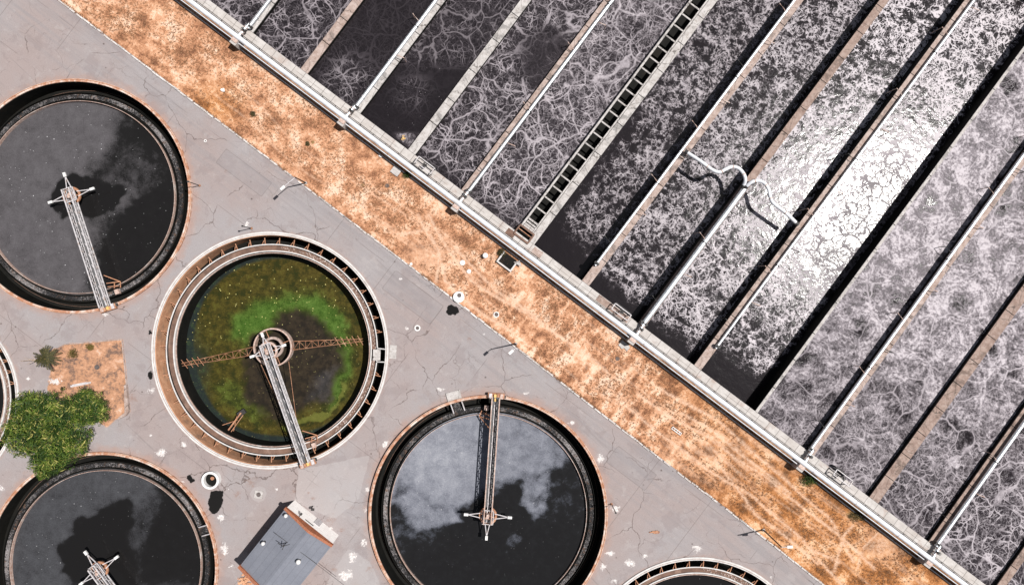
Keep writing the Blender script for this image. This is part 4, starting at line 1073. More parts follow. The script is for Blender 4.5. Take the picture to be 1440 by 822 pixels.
# chutes on the rims of the tanks with scum
def chute(t, ang, label, w_=1.6):
    R = t['R']; r = thing('scum_chute', label, 'chute', (t['p'][0], t['p'][1], 0), ang, 'chutes across the tank launders')
    MB().box((R - 1.45, 0, -.8), (1.7, w_ - .3, .12)).build('tray', M['scum'], r)
    for s in (-1, 1): MB().bar((R - .45, s * w_ / 2, .1), (R - 1.9, s * w_ / 2, -.5), .14, .3).build('side_wall', M['steel_white'], r)
p = P(639, 557, .2); chute(T3, math.atan2(p.y - T3['p'][1], p.x - T3['p'][0]), 'small chute with white sides at the top left of the bluish tank')
p = P(290, 745, .2); chute(T4, math.atan2(p.y - T4['p'][1], p.x - T4['p'][0]), 'small dark chute on the right side of the dark tank by the tree', 1.3)

def slab(xy, d, lab, mt, rz=0, z=.1, name='concrete_pad'):
    p = P(*xy, z); o = MB().box((0, 0, z / 2), (d[0], d[1], z)).build(name, M[mt]); o.location = (p.x, p.y, .006); o.rotation_euler.z = rz; tag(o, lab, 'slab'); return o
slab((552.5, 494.5), (1.0, 1.9), 'small pale concrete pad at the right side of the green tank', 'conc_white', -.05)
slab((638, 556), (2.0, 1.2), 'small pale concrete pad at the top left of the bluish tank', 'conc_white', .26, .2)

# bridges
def bridge(t, end_px, label, hub='rust', hubr=1.25, spoke=1.95, second='steel_white', zl=1.25):
    pe = P(*end_px, zl); ang = math.atan2(pe.y - t['p'][1], pe.x - t['p'][0]); R = t['R']
    r = thing('scraper_bridge', label, 'bridge', (t['p'][0], t['p'][1], 0), ang, 'scraper bridges from tank centre to rim')
    hw = .52; z0, z1 = zl - .35, zl + .75; x0, x1 = -.9, R - .2
    MB().box(((x0 + x1) / 2, 0, zl - .3), (x1 - x0, hw * 2 - .1, .06)).build('walkway_deck', M['grating'], r)
    for s in (-1, 1):
        mb = MB(); y = s * hw
        mb.bar((x0, y, z0), (x1, y, z0), .13); mb.bar((x0, y, z1), (x1, y, z1), .14); mb.bar((x0, y, (z0 + z1) / 2), (x1, y, (z0 + z1) / 2), .06)
        n = 16; dx = (x1 - x0) / n
        for i in range(n):
            a = x0 + i * dx; up = i % 2
            mb.bar((a, y, z0 if up else z1), (a + dx, y, z1 if up else z0), .08); mb.bar((a, y, z0), (a, y, z1), .08)
        mb.build('side_truss', M[second], r)
    mb = MB(); n = 11; dx = (x1 - x0) / n
    for i in range(n + 1):
        mb.bar((x0 + i * dx, -hw, z0), (x0 + i * dx, hw, z0), .08)
        if i < n: mb.bar((x0 + i * dx, -hw * .4, zl - .22), (x0 + (i + 1) * dx, hw * .4, zl - .22), .07)
    mb.bar((x0, .12, zl - .2), (x1 - 1, .12, zl - .2), .1); mb.build('cross_bracing', M['steel_white'], r)
    # carriage on the rim
    MB().box((R + .0, 0, .75), (.75, 2.3, .4)).build('end_carriage', M['rust'], r)
    for s in (-1, 1):
        mb = MB(); mb.tube([(R - .35, s * 1.05, .62), (R + .05, s * 1.05, .62)], .3, 14); mb.build('wheel', M['dark_steel'], r)
    MB().box((R - .05, .78, 1.04), (.72, .42, .16)).build('wheel_guard', M['steel_white'], r)
    MB().box((R - .05, -.78, 1.04), (.72, .42, .16)).build('wheel_guard', M['steel_pink'], r)
    mb = MB(); mb.box((R + .02, .12, 1.1), (.42, .34, .3)); mb.tube([(R - .3, .12, 1.12), (R - .75, .12, 1.12)], .15, 10); mb.build('drive_motor', M['yellow'], r)
    mb = MB(); mb.box((R + .1, -.3, 1.05), (.5, .3, .4)); mb.build('gearbox', M['rust'], r)
    # centre
    MB().ring(hubr - .28, hubr, .72, .98, 48).build('hub_ring', M[hub], r)
    mb = MB()
    for k in range(6):
        a = k * math.pi / 3 + .3; mb.bar((0, 0, .82), ((hubr - .2) * math.cos(a), (hubr - .2) * math.sin(a), .82), .12)
    mb.cyl((0, 0), .55, .6, 1.0, 20); mb.build('turntable', M['rust'], r)
    MB().cyl((0, 0), .45, -5.5, .6, 20).build('centre_column', M['dark_wet'], r)
    mb = MB(); mb.box((.1, 0, 1.2), (.7, .6, .5)); mb.cyl((.25, 0), .22, 1.45, 1.85, 14); mb.build('gear_motor', M['steel_pink'], r)
    mb = MB()
    for s in (-1, 1): mb.bar((-1.0, s * .75, 1.5), (.9, s * .75, 1.5), .1); mb.bar((s * .95 - .05, -.75, 1.5), (s * .95 - .05, .75, 1.5), .1)
    mb.build('platform_frame', M['steel_white'], r)
    for a in (math.pi, math.pi / 2, -math.pi / 2):
        ca, sa = math.cos(a), math.sin(a); mb = MB(); L = hubr + spoke - .35
        for s in (-1, 1):
            mb.bar((ca * .9 - sa * s * .36, sa * .9 + ca * s * .36, .95), (ca * L, sa * L, .95), .11)
        sp = mb.build('spoke', M['steel_white'], r)
        mb = MB(); mb.bar((ca * (L - .1), sa * (L - .1), .98), (ca * (L + .5), sa * (L + .5), .98), .34, .26); mb.build('spoke_head', M['white_paint'], sp)
    # skimmer hung beside the outer end
    mb = MB(); x = R - 3.4
    for a, b in (((x, .7, .6), (x + .2, 2.2, -.3)), ((x + .5, .7, .6), (x + .7, 1.7, -.4)), ((x + .2, 2.2, -.3), (x + 1.0, 1.9, -.4)), ((x - 1.2, .7, .6), (x + .2, 2.2, -.3)), ((x + .2, 1.5, .0), (x + .9, 1.2, -.1))):
        mb.bar(a, b, .11)
    mb.build('skimmer_frame', M['rust'], r)
    mb = MB(); mb.box((R - 2.0, 1.25, -.55), (.7, .6, .5)); mb.build('skimmer_box', M['steel_pink'], r)
    return r
bridge(T1, (148, 428), 'pale lattice bridge over the upper left grey tank, pointing down', zl=1.25)
bridge(T3, (697.5, 560), 'pale bridge over the bluish tank, pointing up to the rim by the road', second='steel_pink')
p4 = (143.5 + 95, 798.5 + 140); bridge(T4, p4, 'bridge on the dark lower left tank, mostly out of the photo')
b2 = bridge(T2, (430, 648), 'pale lattice bridge over the green algae tank, pointing down to its rim', hub='steel_pink', hubr=1.3, spoke=1.2)
p5 = (981 + 60, 944 + 150); bridge(T5, p5, 'bridge on the tank cut by the bottom edge, out of the photo')

# green tank: feed well ring and rake arms, seen because it is drained
def rake():
    x, y = T2['p']; q = P(384, 488, -1.3); r = thing('sludge_rake', 'rusty truss rake arms and round feed well in the drained green tank', 'rake', (q.x, q.y, -1.3))
    MB().ring(2.55, 2.75, -.9, .25, 64).build('feed_well', M['steel_pink'], r)
    MB().ring(1.15, 1.5, -.3, .1, 48).build('hub_collar', M['conc_tan'], r)
    mb = MB()
    for k in range(4):
        a = k * math.pi / 2 + .4; mb.bar((1.3 * math.cos(a), 1.3 * math.sin(a), 0), (2.6 * math.cos(a), 2.6 * math.sin(a), 0), .1)
    mb.build('well_braces', M['rust'], r)
    for tip, wroot, wtip in (((247, 514), 1.15, .35), ((510, 478), 1.2, .35)):
        e = P(*tip, -1.9) - q; L = math.hypot(e.x, e.y) - .1; a = math.atan2(e.y, e.x); x0 = 2.8
        ez = -.7
        def pt(x, s): 
            f = (x - x0) / (L - x0); hw = (wroot + (wtip - wroot) * f) * .5
            return (x, s * hw, -.2 + ez * f)
        mb = MB(); n = 11
        for s in (-1, 1):
            mb.bar(pt(x0, s), pt(L, s), .085); mb.bar(tuple(np.add(pt(x0, s), (0, 0, -.9))), tuple(np.add(pt(L, s), (0, 0, -.5))), .05)
        for i in range(n):
            xa, xb = x0 + (L - x0) * i / n, x0 + (L - x0) * (i + 1) / n; s = 1 if i % 2 else -1
            mb.bar(pt(xa, s), pt(xb, -s), .055); mb.bar(pt(xa, -1), pt(xa, 1), .065)
            mb.bar(pt(xa, s), tuple(np.add(pt(xa, s), (0, 0, -.8))), .06)
        o = mb.build('rake_arm', M['rust_dark'], r); o.rotation_euler.z = a
        mb = MB()
        for i in range(5):
            xx = L - .3 - i * .8; c = pt(xx, 0); mb.bar((xx - .35, .7, c[2] + .03), (xx + .35, -.7, c[2] + .03), .07)
        o2 = mb.build('scraper_blades', M['rust'], r); o2.rotation_euler.z = a
    # hanging cables
    mb = MB()
    for a, b in (((367, 512), (398, 580)), ((406, 508), (418, 600)), ((387, 500), (391, 515))):
        p0, p1 = P(*a, .4) - q, P(*b, .6) - q; mb.tube([p0, p1], .035, 5)
    mb.build('stay_cable', M['rust'], r)
rake()
def skimmer():
    q = P(325, 605, -3.4); r = thing('sludge_pump_frame', 'small rusty tripod frame with pink box in the lower left of the green tank', 'frame', (q.x, q.y, -3.9))
    pp = lambda x, y, z: P(x, y, z) - Vector((q.x, q.y, -3.9))
    mb = MB(); mb.bar(pp(315, 613, -2.6), pp(339, 580, -2.8), .2); mb.bar(pp(319, 615, -2.6), pp(342, 583, -2.8), .1); mb.bar(pp(299, 602, -3.2), pp(334, 590, -2.8), .1); mb.bar(pp(327, 612, -3.6), pp(333, 585, -2.8), .09)
    mb.build('boom', M['rust'], r)
    mb = MB(); mb.box(pp(320, 612, -2.8), (1.1, .8, .5), .3); mb.build('pump_box', M['steel_pink'], r)
    mb = MB(); mb.box(pp(340, 580, -3.2), (1.2, .7, .5), .6); mb.build('counterweight', M['dark_steel'], r)
    q = P(343.5, 620.5, -3.9); o = MB().box((0, 0, .15), (.55, .5, .4), .1).build('float_block', M['yellow']); o.location = (q.x, q.y, -4.05); tag(o, 'small yellow float block near the lower left wall of the green tank', 'float')
skimmer()

# ------------------------------------------------------------------ shed
def shed():
    zt = 4.15
    c = [P(400.5, 712, zt), P(466, 764, zt), P(402.5, 850.5, zt), P(337, 798.5, zt)]        # NW..NE..SE..SW (roof corners)
    ctr = sum((Vector(p) for p in c), Vector()) / 4
    ax = (c[1] - c[0]).normalized(); rz = math.atan2(ax.y, ax.x); wd = (c[1] - c[0]).length; ln = (c[0] - c[3]).length
    r = thing('shed', 'brick shed with grey pitched roof beside the bluish tank', 'building', (ctr.x, ctr.y, 0), rz)
    a, b = wd / 2, ln / 2
    # walls
    MB().prism([(-a + .12, -b + .35), (a - .12, -b + .35), (a - .12, b - .35), (-a + .12, b - .35)], 0, zt - .28).build('walls', M['brick'], r)
    mb = MB(); mb.box((0, b - .26, (zt - .1) / 2), (wd - .1, .2, zt - .1)); mb.build('end_wall', M['bright_white'], r)
    mb = MB(); mb.box((-.3, b - .13, 2.9), (1.4, .08, .12)); mb.build('wall_vent', M['dark_steel'], r)
    mb = MB(); mb.box((.6, b - .12, 1.05), (.95, .08, 2.1)); mb.build('door', M['steel_white'], r)
    mb = MB(); mb.tube([(-1.9, b - .12, 3.4), (-1.9, b + .2, 3.5)], .05, 6); mb.box((-1.9, b + .3, 3.45), (.3, .3, .18)); mb.build('wall_lamp', M['dark_steel'], r)
    ridge = .85; mb = MB(); xr = .35
    mb.add([(-a, -b + .3, zt - .25), (xr, -b + .3, zt + ridge), (a, -b + .3, zt - .25), (-a, b - .3, zt - .25), (xr, b - .3, zt + ridge), (a, b - .3, zt - .25),
            (-a, -b + .3, zt - .35), (a, -b + .3, zt - .35), (-a, b - .3, zt - .35), (a, b - .3, zt - .35)],
           [(0, 1, 4, 3), (1, 2, 5, 4), (0, 6, 7, 2, 1), (3, 4, 5, 9, 8), (0, 3, 8, 6), (2, 7, 9, 5), (6, 8, 9, 7)])
    mb.build('roof', M['roof'], r)
    for s in (-1, 1):
        zb_ = zt - .4 if s > 0 else 0
        mb = MB(); y0, y1 = (b - .38, b - .02) if s > 0 else (-b - .1, -b + .3)
        for x0, x1, z0, z1 in ((-a - .1, xr, zt + .02, zt + ridge + .2), (xr, a + .1, zt + ridge + .2, zt + .02)):
            mb.add([(x0, y0, zb_), (x1, y0, zb_), (x1, y1, zb_), (x0, y1, zb_), (x0, y0, z0), (x1, y0, z1), (x1, y1, z1), (x0, y1, z0)],
                   [(3, 2, 1, 0), (4, 5, 6, 7), (0, 1, 5, 4), (1, 2, 6, 5), (2, 3, 7, 6), (3, 0, 4, 7)])
        mb.build('parapet', M['brick'], r)
    mb = MB(); mb.box((-a - .03, 1.0, 1.05), (.08, 1.0, 2.1)); mb.build('door', M['dark_steel'], r)
    mb = MB(); mb.box((-a + .1, -2.6, 1.7), (.1, 1.2, .9)); mb.build('window', M['dark_steel'], r)
    inv = lambda x, y, z: (lambda d: Vector((d.x * math.cos(-rz) - d.y * math.sin(-rz), d.x * math.sin(-rz) + d.y * math.cos(-rz), z)))(P(x, y, z) - ctr)
    for (x, y), lab in (((402.5, 724), 'white ball roof vent near the brick parapet corner'), ((370.5, 763), 'white ball roof vent by the dark shaded eave'), ((421.5, 787), 'white ball roof vent on the ridge, biggest of the three')):
        q = P(x, y, 4.6); lc = inv(x, y, 4.6); zb = zt - .25 + (ridge + .25) * max(0, 1 - abs(lc.x - xr) / (a + (xr if lc.x < xr else -xr)))
        v = thing('roof_vent', lab, 'vent', (q.x, q.y, zb), 0, 'ball vents on the shed roof')
        MB().cyl((0, 0), .16, -.05, .55, 14).build('stem', M['dark_steel'], v)
        rr = .34 if 'biggest' in lab else .27
        prof = [(.02, .45), (rr * .75, .5), (rr, .72), (rr * .8, .95), (rr * .4, 1.05), (.02, 1.08)]
        MB().lathe(prof, 18).build('ball_cap', M['white_paint'], v, True)
    q = P(403, 762, 4.5); v = thing('antenna', 'dark branching antenna mast on the middle of the shed roof', 'antenna', (q.x, q.y, zt + .35))
    mb = MB(); mb.tube([(0, 0, -.1), (0, 0, 1.6)], .05, 6)
    mb.build('mast', M['dark_steel'], v)
    mb = MB()
    for aa, l, z in ((.3, .9, 1.5), (2.6, .8, 1.5), (-1.9, .6, 1.2), (1.4, .4, 1.4)): mb.bar((0, 0, z), (l * math.cos(aa), l * math.sin(aa), z), .07)
    mb.build('arm', M['dark_steel'], v)
    a_, b_ = P(385, 748, 4.6), P(484, 822, 4.2); mid = (a_ + b_) / 2; o = MB().tube([a_, P(430, 781, 4.75), b_], .03, 5).build('wire', M['dark_steel']); tag(centre(o), 'thin dark wire crossing over the shed roof', 'wire')
    q = P(440, 711); o = MB(); o.tube([(0, 0, 0), (0, 0, .9), (.3, -.1, 1.2)], .08, 8); o.box((.3, -.1, 1.25), (.45, .3, .2)); o = o.build('standpipe', M['dark_steel']); o.location = (q.x, q.y, 0); tag(o, 'dark bent standpipe on the pavement by the white end wall of the shed', 'standpipe')
    # rubble heap at the lower end
    q = P(344, 816, .3); mb = MB(); random.seed(9)
    for k in range(90):
        aa, rr = random.uniform(0, 6.28), random.random() ** .5 * 1.1; h = max(.05, .55 * (1 - rr / 1.2)); s = random.uniform(.1, .3)
        mb.box((rr * math.cos(aa), rr * .8 * math.sin(aa), h * .5), (s, s * .8, h), random.random() * 3)
    o = mb.build('rubble_heap', M['orange']); o.location = (q.x, q.y, 0); tag(o, 'orange heap of dirt and rubble at the lower brick end of the shed', 'rubble')
shed()

# ------------------------------------------------------------------ lamps, posts and small fixtures
def lamp(base, h, arm, label):
    p = P(*base); r = thing('street_lamp', label, 'street lamp', (p.x, p.y, 0), 0, 'street lamps along the kerb')
    MB().tube([(0, 0, 0), (0, 0, h)], [.11, .07], 10).build('pole', M['dark_steel'], r, True)
    MB().cyl((0, 0), .2, 0, .35, 12).build('base', M['conc_white'], r)
    ax, ay = arm
    MB().tube([(0, 0, h - .1), (ax * .5, ay * .5, h + .08), (ax, ay, h + .1)], .055, 8).build('arm', M['steel_white'], r, True)
    L = math.hypot(ax, ay); d = (ax / L, ay / L)
    mb = MB(); mb.bar((ax, ay, h + .08), (ax + d[0] * .7, ay + d[1] * .7, h + .08), .34, .16); mb.build('lamp_head', M['white_paint'], r)
lamp((430.5, 257.5), 5.3, (-1.35, -1.2), 'street lamp with long arm over the pavement beside the upper left tank')
lamp((725.5, 483), 7.1, (-.4, -.35), 'street lamp at the kerb nearest the middle of the photo')
lamp((1073, 744), 7.1, (.7, .05), 'street lamp standing in the dry grass near the lower right')

def thin_post(base, h, label):
    p = P(*base); r = thing('thin_post', label, 'post', (p.x, p.y, 0), 0, 'thin dark posts beside the tanks')
    MB().tube([(0, 0, 0), (0, 0, h)], .06, 8).build('pole', M['dark_steel'], r)
    MB().cyl((0, 0), .16, 0, .2, 10).build('base', M['rust'], r)
    MB().box((0, 0, h), (.22, .22, .14)).build('cap', M['dark_steel'], r)
thin_post((281, 261), 3.8, 'thin dark post at the right rim of the upper left grey tank')
thin_post((354, 321), 3.6, 'thin dark post by a white splash above the green tank')
thin_post((860, 708), 4.2, 'thin dark post beside a white splash at the right of the bluish tank')

def manhole(xy, r_, label, mt='hatch', ring='conc_white', h=.06, rw=.12):
    p = P(*xy, h); t = thing('manhole', label, 'manhole', (p.x, p.y, 0), 0, 'round covers and rings in the ground')
    MB().ring(r_ - rw, r_, 0, h, 28).build('frame', M[ring], t)
    MB().cyl((0, 0), r_ - rw, 0, h - .015, 24).build('cover', M[mt], t)
manhole((544.5, 261), .28, 'small grey manhole in the grass near the square slab, upper middle', ring='hatch', h=.12)
manhole((868.5, 504), .28, 'small dark manhole in the grass below the broken slab', ring='hatch', h=.12)
manhole((698, 442), .40, 'white-ringed manhole in the dry grass near the fat white cylinder', ring='white_paint', h=.14)
manhole((587, 461), .42, 'white-ringed manhole on the pavement with white splashes beside it', ring='white_paint', rw=.16)
manhole((136, 516), .34, 'round drain ring in the dirt square above the tree', ring='hatch', h=.1)
manhole((288.7, 198), .2, 'tiny white-ringed cover on the pavement right of the upper left tank', ring='white_paint', rw=.1)
p = P(364, 694.5); t = thing('manhole', 'square pale manhole with round dark hole on a light round patch, near the shed', 'manhole', (p.x, p.y, 0), -.15)
MB().box((0, 0, .06), (1.15, 1.1, .12)).build('frame', M['conc_white'], t); MB().cyl((0, 0), .32, .1, .128, 24).build('cover', M['hatch'], t)

def vent(xy, r_, h, label, hole=None):
    p = P(*xy, h); t = thing('vent_stub', label, 'vent', (p.x, p.y, 0), 0, 'white capped stubs in the ground')
    MB().cyl((0, 0), r_, 0, h, 28).build('stub', M['white_paint'], t)
    MB().cyl((0, 0), r_ * .96, h, h + .06, 28, r_ * .6).build('cap', M['white_paint'], t)
    if hole: MB().cyl((hole[0], hole[1]), .30, h + .03, h + .09, 20).build('hatch', M['hatch'], t)
vent((645, 417.5), .78, .5, 'fat white cylinder with a dark hatch standing on the kerb', (.1, .25))
vent((682.6, 359), .36, .9, 'white stub with a dark shadow in the grass, nearest the open pit')
vent((650.4, 369.3), .38, .15, 'flat white disc in the grass, uppermost of the two above the kerb cylinder')
vent((659.3, 381.3), .31, .12, 'smaller flat white disc in the grass, nearest the kerb cylinder')
vent((578, 371), .2, .15, 'tiny white stub at the kerb above the white splash')

def vessel():
    h = .9; p = P(295.3, 675.3, h); t = thing('open_barrel', 'open round barrel with thick white rim on the pavement', 'barrel', (p.x, p.y, 0))
    MB().ring(.92, 1.22, 0, h, 48).build('wall', M['white_paint'], t)
    MB().cyl((0, 0), .92, -.02 + .03, .12, 40).build('floor', M['dark_wet'], t)
    MB().cyl((.05, .15), .25, .12, .28, 12).build('pump', M['rust'], t)
vessel()
# open pit beside the header pipe
def pit():
    p = P(714, 367); t = thing('open_pit', 'open black concrete pit with white rim in the grass beside the header pipe', 'pit', (p.x, p.y, 0), ROT)
    a, b = 1.05, .8; MB().box((0, 0, .19), (2 * a, 2 * b, .05)).build('pit_bed', M['dark_wet'], t)
    mb = MB(); mb.box((0, -b - .1, .25), (2 * a + .4, .22, .56)); mb.box((-a - .1, 0, .25), (.22, 2 * b, .56)); mb.box((a + .1, 0, .25), (.22, 2 * b, .56)); mb.build('rim', M['rim_white'], t)
    mb = MB(); mb.add([(a - .3, .35, .55), (a + 1.0, .5, .75), (a + .25, 1.05, .6), (a - .3, .35, .48), (a + 1.0, .5, .68), (a + .25, 1.05, .53)], [(0, 1, 2), (5, 4, 3), (0, 3, 4, 1), (1, 4, 5, 2), (2, 5, 3, 0)]); mb.build('tilted_lid', M['conc_white'], t)
pit()
slab((556.5, 240.5), (1.25, 1.05), 'square pale concrete slab in the grass at the foot of the header pipe', 'conc_white', ROT, .25)
slab((535, 219), (.45, .32), 'small white block in the grass by the header pipe, upper middle', 'white_paint', ROT, .2, 'concrete_block')
o = MB(); o.prism([(-.75, -.4), (.0, -.55), (.2, -.25), (.75, -.4), (.8, .3), (.2, .5), (-.7, .45)], 0, .2); o = o.build('broken_slab', M['conc_white']); p = P(878, 486, .2); o.location = (p.x, p.y, 0); o.rotation_euler.z = ROT
tag(o, 'broken pale slab in the grass below the thick pipe junction', 'slab')
# scraps
def scrap(xy, label, bars, mt, name='scrap', cat='scrap', z=.1, rz=0):
    p = P(*xy); mb = MB()
    for a, b, w_ in bars: mb.bar((a[0], a[1], z), (b[0], b[1], z + .02), w_, .09)
    o = mb.build(name, M[mt]); o.location = (p.x, p.y, 0); o.rotation_euler.z = rz; tag(o, label, cat)
scrap((920.5, 747.5), 'bundle of rusty scrap lying on the pavement below the bluish tank', [((-.75, .0), (.7, .05), .16), ((-.4, .12), (.5, .2), .12), ((-.2, -.12), (.6, -.1), .1), ((.1, -.2), (.2, .25), .14)], 'rust')
scrap((951, 605), 'small white metal ladder lying in the dry grass', [((-.8, .15), (.8, .15), .09), ((-.8, -.15), (.8, -.15), .09)] + [((x, -.15), (x, .15), .07) for x in (-.75, -.35, .05, .45, .75)], 'white_paint', 'ladder', 'ladder', .2, ROT)
scrap((314, 127), 'crumpled white scrap in the dry grass, upper left', [((-.3, .1), (.25, -.15), .3), ((-.1, -.2), (.15, .25), .22)], 'white_paint', 'litter', 'litter', .12)
scrap((115, 540), 'white beam lying on the dirt square above the tree', [((-1.45, -.28), (1.4, .28), .26), ((-1.2, -.05), (.8, .32), .1)], 'steel_white', 'beam', 'beam', .2)
o = MB(); o.prism([(P(*a).x, P(*a).y) for a in ((177, 541), (180, 540), (183.5, 577), (180, 583), (170, 588), (169, 586), (178, 579))], 0, .55); o = o.build('low_wall', M['conc_tan']); tag(centre(o), 'low brown wall stub at the right edge of the dirt square', 'wall')
o = MB(); o.prism([(P(*a).x, P(*a).y) for a in ((90, 483.5), (172, 476.5), (172.3, 477.7), (90, 484.7))], 0, .15); o.prism([(P(*a).x, P(*a).y) for a in ((171.4, 478), (172.8, 477.8), (179, 540), (177.6, 540))], 0, .15)
o = o.build('dirt_kerb', M['conc_tan']); tag(centre(o), 'low kerb round the upper right of the dirt square', 'kerb')

# ------------------------------------------------------------------ plants
def foliage(mb_name, parent, lobes, n, size, mat, base, twig=.06, flat=1.0):
    vs, fs, rn = [], [], []
    wts = np.array([l[3] * l[4] for l in lobes]); wts = wts / wts.sum()
    for i in range(n):
        cx, cy, cz, ra, rb, rh = lobes[int(rng.choice(len(lobes), p=wts))]
        while True:
            d = rng.normal(size=3); d /= np.linalg.norm(d)
            if d[2] > -.55: break
        k = mnoise.noise((d[0] * 2.1 + cx, d[1] * 2.1 + cy, d[2] * 2.1)) * .28 + mnoise.noise((d[0] * 6 + cx, d[1] * 6, d[2] * 6)) * .16
        rr = (rng.random() ** .30) * (1 + k)
        if mnoise.noise((cx * .3 + d[0] * ra * rr * .75, cy * .3 + d[1] * rb * rr * .75, 40)) < -.38 and rng.random() < .8: continue
        p = np.array([cx + d[0] * ra * rr, cy + d[1] * rb * rr, cz + d[2] * rh * rr])
        s = size * (rng.uniform(.5, 1.0) if rng.random() < .85 else rng.uniform(1.0, 1.35))
        t = rng.normal(size=3) * .9 + d * .8 + np.array([0, 0, .35]); t /= np.linalg.norm(t)
        a = np.cross(t, rng.normal(size=3)); a /= np.linalg.norm(a); b = np.cross(t, a)
        L = s * rng.uniform(1.3, 2.2); wv = s * .36
        j = len(vs); q = p - np.array(base)
        vs += [tuple(q - a * L * .5), tuple(q + b * wv * .5 + t * s * .08), tuple(q + a * L * .5), tuple(q - b * wv * .5 + t * s * .08)]
        fs.append((j, j + 1, j + 2, j + 3))
        cl = mnoise.noise((p[0] * .7, p[1] * .7, p[2] * .7)) * .7
        r_ = np.clip(.42 + cl + rng.normal() * .16, 0, .93) if rng.random() > twig else rng.uniform(.9, 1.0)
        rn += [r_] * 4
    me = bpy.data.meshes.new(mb_name); me.from_pydata(vs, [], fs); a = me.attributes.new('rnd', 'FLOAT', 'POINT'); a.data.foreach_set('value', np.array(rn, 'f'))
    me.materials.append(mat); o = bpy.data.objects.new(mb_name, me); S.collection.objects.link(o); o.parent = parent; return o

def big_tree():
    b = P(88, 600); t = thing('tree', 'big bushy green tree with a lobed crown between the left tanks', 'tree', (b.x, b.y, 0))
    mb = MB(); limbs = []
    mb.tube([(0, 0, -.1), (.1, .05, 1.2), (-.1, .1, 2.3)], [.45, .36, .3], 12)
    mb.build('trunk', M['bark'], t, True)
    lob = []
    for x, y, z, ra, rh in ((55, 590, 4.2, 3.9, 2.6), (32, 615, 3.6, 2.8, 2.2), (78, 572, 4.2, 2.4, 2.0), (70, 622, 4.0, 3.6, 2.4), (66, 648, 3.2, 2.5, 2.0), (102, 606, 3.8, 2.9, 2.2), (122, 572, 3.6, 2.7, 2.1), (135, 578, 3.2, 2.0, 1.8),
                        (104, 628, 3.3, 2.2, 1.8), (40, 572, 3.7, 2.4, 1.9), (88, 592, 4.6, 2.6, 2.0), (22, 600, 3.0, 1.6, 1.6), (118, 560, 3.6, 1.5, 1.4), (62, 662, 2.6, 1.2, 1.3), (94, 645, 2.8, 1.5, 1.4)):
        p = P(x, y, z); lob.append((p.x, p.y, z, ra * .90, ra * .90, rh))
    mb = MB()
    for x, y, z, ra, rb, rh in lob:
        e = Vector((x, y, z)) - Vector((b.x, b.y, 0)); m_ = e * .5 + Vector((0, 0, .4)); mb.tube([(-.05, .08, 2.0), m_, e], [.2, .12, .05], 7)
    mb.build('limbs', M['bark'], t, True)
    foliage('crown', t, lob, 27000, .34, M['leaf'], (b.x, b.y, 0), twig=.07)
big_tree()
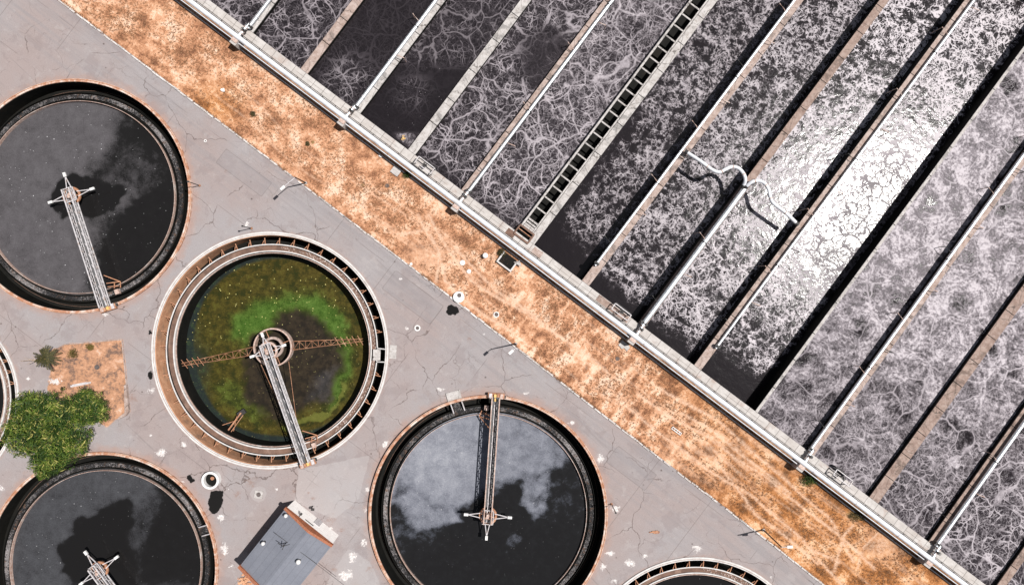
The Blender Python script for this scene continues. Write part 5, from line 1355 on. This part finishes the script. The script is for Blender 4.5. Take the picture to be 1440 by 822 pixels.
def small_tree():
    b = P(72, 504); t = thing('small_tree', 'small dark olive leaning tree with a bare pale branch, on the dirt square', 'tree', (b.x, b.y, 0))
    lob = []
    for x, y, z, ra in ((65, 502, 2.2, 1.3), (60, 494, 2.0, .8), (72, 493, 2.0, .8), (60, 512, 1.9, .8), (74, 508, 1.9, .7)):
        p = P(x, y, z); lob.append((p.x, p.y, z, ra, ra, ra * .8))
    mb = MB(); mb.tube([(0, 0, 0), (-.4, .1, 1.0), (-.8, .2, 1.9)], [.14, .1, .06], 8); mb.build('trunk', M['bark'], t, True)
    mb = MB(); q = lambda x, y, z: P(x, y, z) - Vector((b.x, b.y, 0))
    mb.tube([q(68, 503, 1.4), q(48, 506, 1.9), q(29, 507, 2.0)], [.1, .08, .04], 6)
    for a in ((44, 500), (38, 512), (34, 503), (50, 513)): mb.tube([q(50, 506, 1.9), q(*a, 2.2)], [.05, .025], 5)
    mb.build('bare_branch', M['dry_wood'], t, True)
    vs, fs, rn = [], [], []; random.seed(12); c0 = P(65, 502, 2.1) - Vector((b.x, b.y, 0))
    for k in range(26):
        a = k * 2.4 + random.uniform(-.3, .3); L = random.uniform(1.3, 2.0); el = random.uniform(.05, .7)
        for i in range(14):
            f = (i + 1) / 14; r_ = L * f; zz = math.sin(f * 2.2) * el * .9 - f * f * .3
            for sd in (-1, 1):
                l = .42 * (1 - f * .55); q_ = c0 + Vector((math.cos(a) * r_, math.sin(a) * r_, zz)); aa = a + sd * .85
                e_ = q_ + Vector((math.cos(aa) * l, math.sin(aa) * l, -.08)); n_ = Vector((-math.sin(aa), math.cos(aa), 0)) * .055; j = len(vs)
                vs += [tuple(q_ - n_), tuple(q_ + n_), tuple(e_)]; fs.append((j, j + 1, j + 2)); rn += [min(1, max(0, .35 + random.gauss(0, .25)))] * 3
    me = bpy.data.meshes.new('crown'); me.from_pydata(vs, [], fs); at = me.attributes.new('rnd', 'FLOAT', 'POINT'); at.data.foreach_set('value', rn)
    me.materials.append(M['leaf_olive']); o = bpy.data.objects.new('crown', me); S.collection.objects.link(o); o.parent = t
small_tree()
def shrub(xy, r_, h, n, mt, label, sx=1.0, size=.16):
    b = P(*xy); t = thing('shrub', label, 'shrub', (b.x, b.y, 0))
    mb = MB(); random.seed(int(xy[0]))
    for k in range(5):
        a = k * 1.26 + random.random(); mb.tube([(0, 0, 0), (math.cos(a) * r_ * .5, math.sin(a) * r_ * .5, h * .7)], [.04, .02], 5)
    mb.build('stem', M['bark'], t)
    lob = [(b.x + random.uniform(-.4, .4) * r_ * sx, b.y + random.uniform(-.4, .4) * r_, h * .55, r_ * .75 * sx, r_ * .75, h * .5) for _ in range(4)]
    foliage('leaves', t, lob, n, size, M[mt], (b.x, b.y, 0))
shrub((1136, 671), 1.15, 1.1, 1500, 'leaf', 'round green shrub in the grass at the foot of the header pipe, lower right')
shrub((573, 246), .65, .6, 500, 'leaf', 'small green shrub beside the square slab at the header pipe')
shrub((706, 354), .75, .7, 600, 'leaf_olive', 'small olive shrub at the top of the open pit')
shrub((1203, 724), 1.0, .4, 700, 'leaf_olive', 'low spreading weeds against the edging, lower right', 1.8)
shrub((104, 496), .75, .6, 500, 'leaf_yellow', 'yellow-green shrub on the dirt square right of the small tree')
shrub((127, 487), .6, .55, 400, 'leaf_yellow', 'smaller yellow-green shrub at the top edge of the dirt square')
shrub((90, 546), .35, .5, 200, 'leaf_olive', 'tiny olive shrub just above the big tree crown')
shrub((355.5, 160.5), .5, .35, 240, 'leaf_olive', 'dark tuft of weeds in the grass at the upper left')
shrub((432, 202), .4, .3, 160, 'leaf_olive', 'small dark tuft of weeds in the grass near the long pipe')
